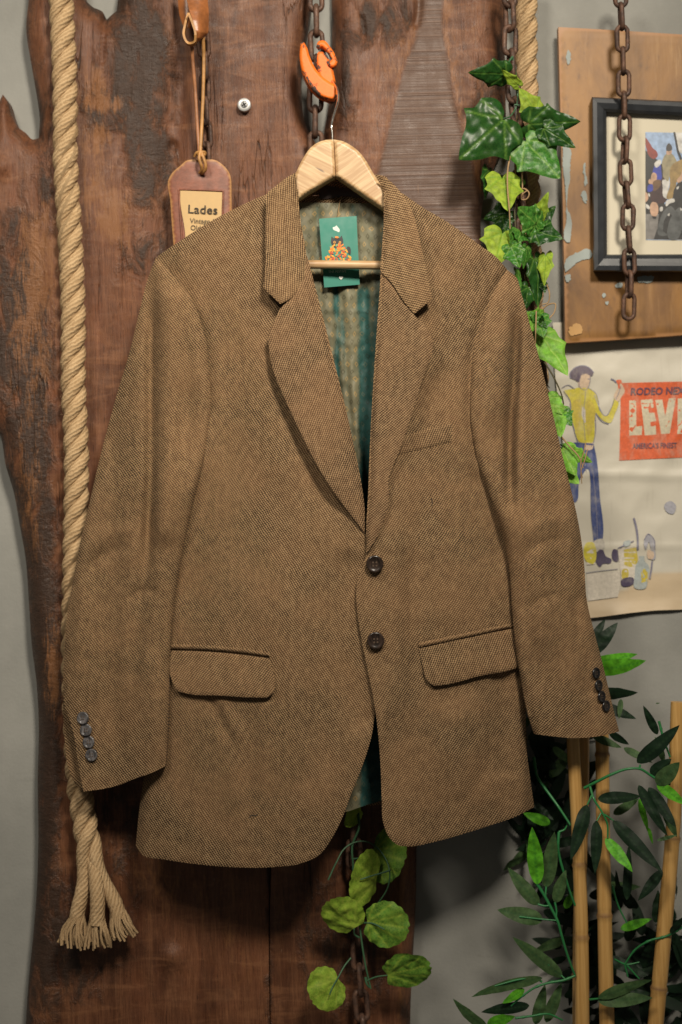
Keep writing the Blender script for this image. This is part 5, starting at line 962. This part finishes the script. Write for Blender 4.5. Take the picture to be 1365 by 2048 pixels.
iv(q2, (700, 1730), .024, (800, 1935), .010, M_IVY_B, wid=.85, roll=.15); iv(q2, (760, 1760), .022, (930, 1840), .016, M_IVY_B, wid=.62, roll=-.3); iv(q2, (700, 1720), .028, (810, 1735), .026, M_IVY, wid=.5)
iv(q2, (730, 1920), .026, (830, 2000), .014, M_IVY_B, wid=.85, roll=.1)
for pts, r, m in (([q1(540, 70) + (.05,), q1(500, 130) + (.045,), q1(480, 240) + (.04,), q1(430, 240) + (.04,)], 2.6, M_STEM2), ([q1(540, 70) + (.05,), q1(580, 300) + (.058,), q1(560, 620) + (.05,), q1(500, 690) + (.03,), q1(450, 700) + (.02,)], 2.2, M_STEM2), ([q1(560, 560) + (.05,), q1(680, 580) + (.046,), q1(800, 640) + (.04,)], 1.7, M_STEM2), ([q1(560, 900) + (.05,), q1(620, 940) + (.036,), q1(680, 930) + (.03,)], 2.0, M_STEM2),
                  ([q1(515, 1080) + (.03,), q1(490, 1250) + (.024,), q1(492, 1450) + (.018,), q1(508, 1640) + (.008,), q1(515, 1830) + (.012,)], 1.9, M_TWIG), ([q1(620, 1080) + (.048,), q1(640, 1280) + (.044,), q1(640, 1500) + (.040,)], 2.0, M_TWIG), ([q1(575, 1100) + (.052,), q1(570, 1300) + (.048,), q1(590, 1450) + (.046,)], 1.6, M_TWIG),
                  ([q1(590, 1440) + (.042,), q1(660, 1420) + (.036,), q1(712, 1470) + (.034,), q1(680, 1530) + (.036,), q1(630, 1530) + (.038,), q1(640, 1480) + (.034,), q1(690, 1440) + (.034,)], 1.8, M_TWIG),
                  ([q2(505, 690) + (.008,), q2(500, 850) + (.005,), q2(495, 1000) + (.010,)], 1.6, M_TWIG), ([q2(500, 990) + (.024,), q2(560, 1070) + (.02,), q2(640, 1200) + (.02,), q2(700, 1340) + (.024,), q2(712, 1400) + (.03,)], 2.0, M_TWIG_D), ([q2(690, 1640) + (.02,), q2(760, 1720) + (.016,), q2(830, 1800) + (.012,), q2(860, 1880) + (.012,)], 1.8, M_TWIG), ([q2(880, 1690) + (.012,), q2(865, 1760) + (.010,), q2(840, 1850) + (.010,), q2(855, 1960) + (.012,)], 1.2, M_TWIG), ([q2(893, 1740) + (.012,), q2(870, 1830) + (.008,), q2(845, 1900) + (.008,), q2(850, 2000) + (.012,)], 1.2, M_TWIG),
                  ([q2(540, 690) + (.03,), q2(600, 640) + (.026,), q2(648, 635) + (.024,), q2(645, 690) + (.022,), q2(580, 770) + (.02,)], 1.8, M_TWIG), ([q2(585, 490) + (.03,), q2(605, 560) + (.028,), q2(590, 630) + (.03,), q2(550, 640) + (.03,)], 1.7, M_TWIG), ([q2(525, 1120) + (.05,), q2(560, 1210) + (.05,), q2(605, 1275) + (.05,)], 1.5, M_TWIG),
                  ([q1(580, 300) + (.058,), q1(600, 900) + (.056,), q1(560, 1400) + (.056,), q1(580, 1900) + (.05,), q2(440, 500) + (.05,), q2(480, 900) + (.05,), q2(600, 1350) + (.04,), q2(690, 1750) + (.036,), q2(740, 1930) + (.036,)], 2.2, M_TWIG_D)):
    stem(pts, r, m, I)
# ------------------------------------------------------------------ round-leaved vine below the jacket
def q3(x, y): return (500 + x / 3.4125, 1450 + y / 3.4125)
G = thing('leafy_vine', W1(690, 2040, .05), 'trailing vine with rounded yellow-green leaves hanging from the gap under the jacket hem', 'vine')
def rl(a, ya, b, yb, mat, **k): leaf('round', q3(*a) + (ya,), q3(*b) + (yb,), mat, G, **k)
rl((845, 860), .056, (1050, 925), .036, M_ROUND, wid=1.45, roll=.15, cup=.05)
rl((868, 1048), .036, (693, 1050), .018, M_ROUND_Y, wid=1.75, roll=.1, cup=.12)
rl((712, 1385), .030, (545, 1210), .018, M_ROUND_Y, wid=.98, roll=.3, cup=.12, fold=.08)
rl((800, 1345), .032, (1078, 1385), .026, M_ROUND, wid=1.02, roll=-.1, cup=.08)
rl((605, 1735), .034, (430, 1880), .020, M_ROUND_Y, wid=1.25, roll=.15, cup=.08)
rl((938, 1710), .032, (1225, 1640), .024, M_ROUND, wid=.82, roll=-.35, cup=.06)
rl((760, 580), .060, (650, 670), .040, M_ROUND_Y, wid=.7, roll=.4)
for pts, r in (([(740, 600, .056), (745, 700, .05), (700, 820, .05), (705, 960, .05), (715, 1150, .046), (740, 1290, .042), (760, 1450, .04), (790, 1640, .038), (826, 1800, .038)], 2.6), ([(535, 1058, .03), (590, 940, .036), (650, 840, .044), (720, 800, .05), (790, 795, .05), (860, 830, .044), (920, 900, .034), (955, 1000, .024), (945, 1100, .026), (880, 1210, .034), (820, 1280, .04)], 1.9), ([(960, 990, .022), (900, 1010, .024), (830, 1030, .026), (755, 1055, .022)], 2.0), ([(700, 915, .05), (780, 905, .046), (845, 890, .05)], 2.0), ([(745, 1450, .04), (715, 1430, .036), (712, 1390, .03)], 2.4), ([(770, 1350, .036), (830, 1352, .032), (920, 1395, .022)], 2.2), ([(690, 1590, .046), (650, 1640, .04), (605, 1720, .032), (560, 1800, .020), (545, 1840, .019)], 2.0), ([(800, 1745, .038), (860, 1720, .036), (940, 1708, .032)], 2.0), ([(790, 1720, .038), (800, 1770, .036), (815, 1790, .038)], 3.0)):
    stem([q3(p[0], p[1]) + (p[2],) for p in pts], r, M_STEM2, G)
# ------------------------------------------------------------------ bamboo poles
def pole(label, pts, r, nodes):
    P = pathpx(pts, 5); n = len(P); rr = r / PPM * np.linspace(1, 1.16, n) * (1 + pts[0][2] / DIST); L = np.linspace(0, 1, n); nd = np.zeros(n)
    for q in nodes:
        g = np.exp(-((L - q) / .006) ** 2); rr = rr * (1 + .15 * g) * (1 - .07 * np.exp(-((L - q + .012) / .006) ** 2)); nd = np.maximum(nd, np.exp(-((L - q + .004) / .006) ** 2))
    V, F, U = tube(P, rr, 24); o = mk('bamboo_pole', V, F, M_BAMBOO, None, uv=U, attrs={'node': np.repeat(nd, 24)})
    return props(o, label, 'pole', 'dry bamboo poles in the corner')
pole('tan bamboo pole under the right cuff, its cut top just below the sleeve hem', [(1146, 1476, .030), (1158, 1700, .030), (1163, 1850, .030), (1165, 2120, .030)], 12.6, [.395, .62])
pole('shaded bamboo pole half hidden behind the pole under the right cuff', [(1168, 1440, .075), (1166, 1600, .075), (1160, 1800, .075), (1158, 2120, .075)], 11.5, [.33, .75])
pole('tan bamboo pole right of the right cuff, rising behind the sleeve', [(1203, 1380, .050), (1205, 1500, .050), (1207, 1700, .050), (1210, 1850, .050), (1216, 2120, .050)], 13.2, [.175, .61])
pole('tallest leaning bamboo pole at the right edge with its cut top in view', [(1356, 1404, .045), (1347, 1650, .045), (1330, 1850, .045), (1305, 2120, .045)], 13.8, [.38, .80])
# ------------------------------------------------------------------ cane plant
def q4(x, y): return (865 + x / 2.4155, 1200 + y / 2.4155)
K = thing('cane_plant', W1(1200, 2080, .08), 'artificial bamboo plant with long narrow dark and bright green leaves around the poles', 'plant')
def cl(a, b, mat, ya=.02, yb=.01, w=1.0, **k): leaf('cane', q4(*a) + (ya,), q4(*b) + (yb,), mat, K, wid=w, **k)
D, Gm, Bm = M_BLEAF, M_BLEAF_G, M_BLEAF_B
for args in [((770, 260), (897, 108), D, .05, .05, 1.1), ((762, 215), (836, 92), D, .055, .06, 1.0), ((770, 345), (1034, 298), Bm, .05, .04, 1.1), ((770, 305), (995, 266), Bm, .052, .046, .8), ((770, 455), (994, 450), D, .05, .04, 1.0), ((800, 505), (988, 572), D, .05, .045, .9), ((912, 478), (902, 575), Gm, .045, .04, .9),
             ((990, 790), (1198, 614), D, .012, -.004, .92), ((1055, 845), (1155, 768), D, .014, .004, 1.6), ((1085, 892), (1195, 785), Gm, .010, -.002, 1.7), ((1085, 885), (1225, 990), Bm, .012, 0, 1.05), ((800, 960), (1010, 948), D, .015, .004, .95), ((995, 895), (1135, 1145), D, .010, -.008, .66), ((1045, 905), (1178, 1100), D, .008, -.010, .85), ((1120, 1000), (1180, 1150), Gm, .012, .006, 1.0), ((1085, 1162), (1185, 1135), Gm, .008, 0, .6),
             ((748, 988), (672, 1258), D, .006, -.008, .85), ((795, 1065), (792, 1325), D, .006, -.006, .80), ((872, 1065), (1113, 1315), D, .010, -.010, .68), ((838, 1150), (970, 1312), Bm, .008, -.008, 1.0), ((1112, 1305), (995, 1455), D, .014, .01, .9), ((508, 1372), (484, 1092), Bm, .02, .004, .85), ((550, 1390), (590, 1115), Gm, .024, .014, .85), ((592, 1462), (645, 1305), Gm, .02, .012, 1.1), ((515, 1475), (362, 1296), Gm, .02, .03, 1.0), ((535, 1545), (316, 1497), Gm, .02, .018, 1.15), ((628, 1820), (388, 1628), Gm, .024, .02, .75), ((530, 1822), (182, 1908), Gm, .022, .01, .50), ((445, 1880), (340, 1950), Bm, .022, .014, 1.2),
             ((470, 1960), (235, 1990), D, .026, .02, .8), ((498, 2050), (545, 1860), Gm, .04, .03, .9), ((550, 2040), (625, 1850), Gm, .036, .03, .9), ((265, 2075), (95, 1942), Gm, .03, .03, .9), ((265, 2050), (400, 2010), Bm, .02, .016, 1.5), ((800, 1920), (1062, 1832), Gm, .022, .016, .7), ((800, 1935), (1064, 1922), Gm, .024, .018, .9), ((475, 568), (404, 648), Gm, .060, .05, 1.0),
             ((775, 655), (915, 716), Gm, .04, .03, .9), ((855, 640), (950, 700), D, .045, .04, 1.2), ((925, 715), (1065, 785), Gm, .035, .025, .8), ((1088, 650), (1020, 512), D, .03, .02, .8), ((1000, 960), (1045, 1120), Bm, .03, .03, .8), ((1045, 1100), (1065, 1180), Bm, .03, .03, .7), ((875, 1035), (1000, 960), Gm, .03, .03, 1.0), ((1120, 780), (1080, 660), Gm, .03, .03, .9), ((940, 1450), (950, 1180), D, .05, .05, .55), ((1080, 1560), (1092, 1400), D, .05, .05, 1.0), ((1150, 1610), (1230, 1520), D, .03, .02, 1.0), ((570, 1080), (440, 1030), Bm, .08, .08, 1.2), ((640, 1490), (690, 1400), Bm, .07, .07, 1.3), ((910, 1590), (1060, 1540), Bm, .07, .06, .9), ((1080, 500), (1100, 498), Gm, .03, .03, 1.0)]:
    cl(*args, roll=rng.normal(0, .25), cup=.12, curl=rng.normal(.05, .12), wave=.02)
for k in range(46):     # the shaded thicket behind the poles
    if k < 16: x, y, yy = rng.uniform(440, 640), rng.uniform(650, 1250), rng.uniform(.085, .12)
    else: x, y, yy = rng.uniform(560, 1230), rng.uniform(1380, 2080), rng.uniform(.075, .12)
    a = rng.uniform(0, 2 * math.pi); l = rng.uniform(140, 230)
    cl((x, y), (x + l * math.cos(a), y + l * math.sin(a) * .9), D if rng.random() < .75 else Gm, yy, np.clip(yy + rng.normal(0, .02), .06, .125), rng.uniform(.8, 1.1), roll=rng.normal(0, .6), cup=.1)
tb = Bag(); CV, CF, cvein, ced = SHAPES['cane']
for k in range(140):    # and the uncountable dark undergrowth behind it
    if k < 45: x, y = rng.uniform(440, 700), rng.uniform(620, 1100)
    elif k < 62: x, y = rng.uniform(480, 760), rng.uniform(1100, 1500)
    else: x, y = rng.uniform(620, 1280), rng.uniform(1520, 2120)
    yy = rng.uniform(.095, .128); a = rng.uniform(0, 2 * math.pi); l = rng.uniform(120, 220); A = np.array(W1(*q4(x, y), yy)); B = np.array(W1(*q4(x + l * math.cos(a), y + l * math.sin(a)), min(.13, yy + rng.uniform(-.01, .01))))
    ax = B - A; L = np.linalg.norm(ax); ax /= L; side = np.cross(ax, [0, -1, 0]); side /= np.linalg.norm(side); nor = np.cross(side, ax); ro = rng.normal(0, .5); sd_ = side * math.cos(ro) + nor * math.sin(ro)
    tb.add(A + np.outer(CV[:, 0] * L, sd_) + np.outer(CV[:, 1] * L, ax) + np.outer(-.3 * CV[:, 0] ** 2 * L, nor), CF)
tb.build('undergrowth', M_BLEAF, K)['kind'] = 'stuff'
for pts, r, kn_ in (([(490, 760, .07), (510, 860, .06), (545, 910, .05), (610, 1000, .04), (668, 1088, .034)], 3.4, 9), ([(735, 908, .028), (790, 880, .02), (860, 845, .014), (950, 815, .010), (1000, 815, .010), (1060, 850, .012), (1110, 880, .012), (1150, 890, .014)], 3.2, 9), ([(762, 902, .022), (780, 960, .012), (820, 1025, .010), (845, 1080, .010), (848, 1150, .008)], 2.6, 0), ([(770, 945, .014), (748, 990, .006)], 2.2, 0), ([(815, 1030, .010), (795, 1068, .006)], 2.0, 0), ([(830, 1035, .010), (875, 1065, .010)], 2.0, 0), ([(612, 1120, .03), (608, 1200, .026), (640, 1330, .024), (665, 1410, .024), (690, 1475, .026)], 3.2, 9), ([(612, 1120, .03), (640, 1108, .03), (650, 1090, .04)], 2.4, 0),
                    ([(505, 1370, .02), (540, 1425, .02), (575, 1490, .018), (605, 1550, .016), (625, 1620, .016), (645, 1690, .018), (665, 1750, .02), (690, 1815, .024)], 3.3, 9), ([(550, 1385, .024), (550, 1440, .02), (560, 1460, .018)], 2.2, 0), ([(592, 1460, .02), (600, 1500, .018), (598, 1540, .016)], 2.4, 0), ([(510, 1470, .02), (550, 1478, .018), (565, 1475, .018)], 2.4, 0), ([(420, 1530, .018), (530, 1542, .018), (600, 1548, .016)], 2.2, 0), ([(690, 1815, .024), (640, 1835, .022), (560, 1850, .022), (500, 1870, .022), (440, 1910, .022), (380, 1960, .024)], 2.8, 8), ([(530, 1845, .022), (500, 1825, .022), (440, 1830, .018), (300, 1865, .014)], 2.4, 0), ([(640, 1830, .022), (620, 1810, .024), (560, 1760, .022)], 2.0, 0), ([(400, 2020, .022), (480, 2010, .024), (560, 2000, .026), (630, 2030, .03)], 2.6, 8),
                    ([(1215, 1575, .03), (1140, 1620, .035), (1040, 1650, .04), (980, 1690, .045), (930, 1760, .05)], 2.8, 8), ([(880, 1735, .05), (935, 1760, .05), (1000, 1750, .05)], 2.2, 0), ([(930, 1760, .05), (945, 1820, .05)], 2.2, 0), ([(940, 1765, .05), (1000, 1830, .05)], 2.2, 0), ([(1095, 585, .03), (1120, 680, .028), (1150, 760, .026)], 2.8, 8), ([(1000, 815, .012), (1005, 795, .012)], 2.4, 0), ([(870, 1380, .05), (900, 1480, .05), (940, 1560, .05)], 2.2, 0), ([(760, 1930, .03), (810, 1925, .024)], 2.6, 0)):
    stem([q4(p[0], p[1]) + (p[2],) for p in pts], r, M_STEM, K, knobs=kn_)
# ================================================================== camera, lamps, world
cam = bpy.data.cameras.new('camera'); co = bpy.data.objects.new('camera', cam); COL.objects.link(co); scene.camera = co
R = Matrix(((CR, SR, 0), (0, 0, -1), (-SR, CR, 0))).to_4x4(); R.translation = (0, -DIST, CAMZ); co.matrix_world = R
cam.sensor_fit = 'VERTICAL'; cam.sensor_height = 36; cam.sensor_width = 24; cam.lens = 36 * DIST / (2048 / PPM); cam.clip_start = .05; cam.clip_end = 50
cam.dof.use_dof = True; cam.dof.focus_distance = DIST - .03; cam.dof.aperture_fstop = 2.8
def lamp(name, loc, target, size, power, col, spread=180):
    l = bpy.data.lights.new(name, 'AREA'); l.shape = 'DISK'; l.size = size; l.energy = power; l.color = col; l.spread = math.radians(spread)
    o = bpy.data.objects.new(name, l); COL.objects.link(o); o.location = loc
    d = Vector(target) - Vector(loc); o.rotation_euler = d.to_track_quat('-Z', 'Y').to_euler(); return o
lamp('ceiling_spot', (.48, -1.85, CAMZ + 1.40), (-.02, 0, CAMZ + .30), .40, 6.5, (1.0, .90, .755), 56)
lamp('ceiling_lamp', (-.75, -1.75, CAMZ + 1.45), (-.05, 0, CAMZ + .25), .50, 3.7, (1.0, .91, .78), 66)
w = bpy.data.worlds.new('World'); scene.world = w; w.use_nodes = True; bg = w.node_tree.nodes['Background']; bg.inputs[0].default_value = (1.0, .94, .85, 1); bg.inputs[1].default_value = .065
scene.view_settings.view_transform = 'Standard'; scene.view_settings.look = 'None'; scene.view_settings.exposure = 0; scene.view_settings.gamma = 1
scene.cycles.max_bounces = 6; scene.cycles.use_denoising = True
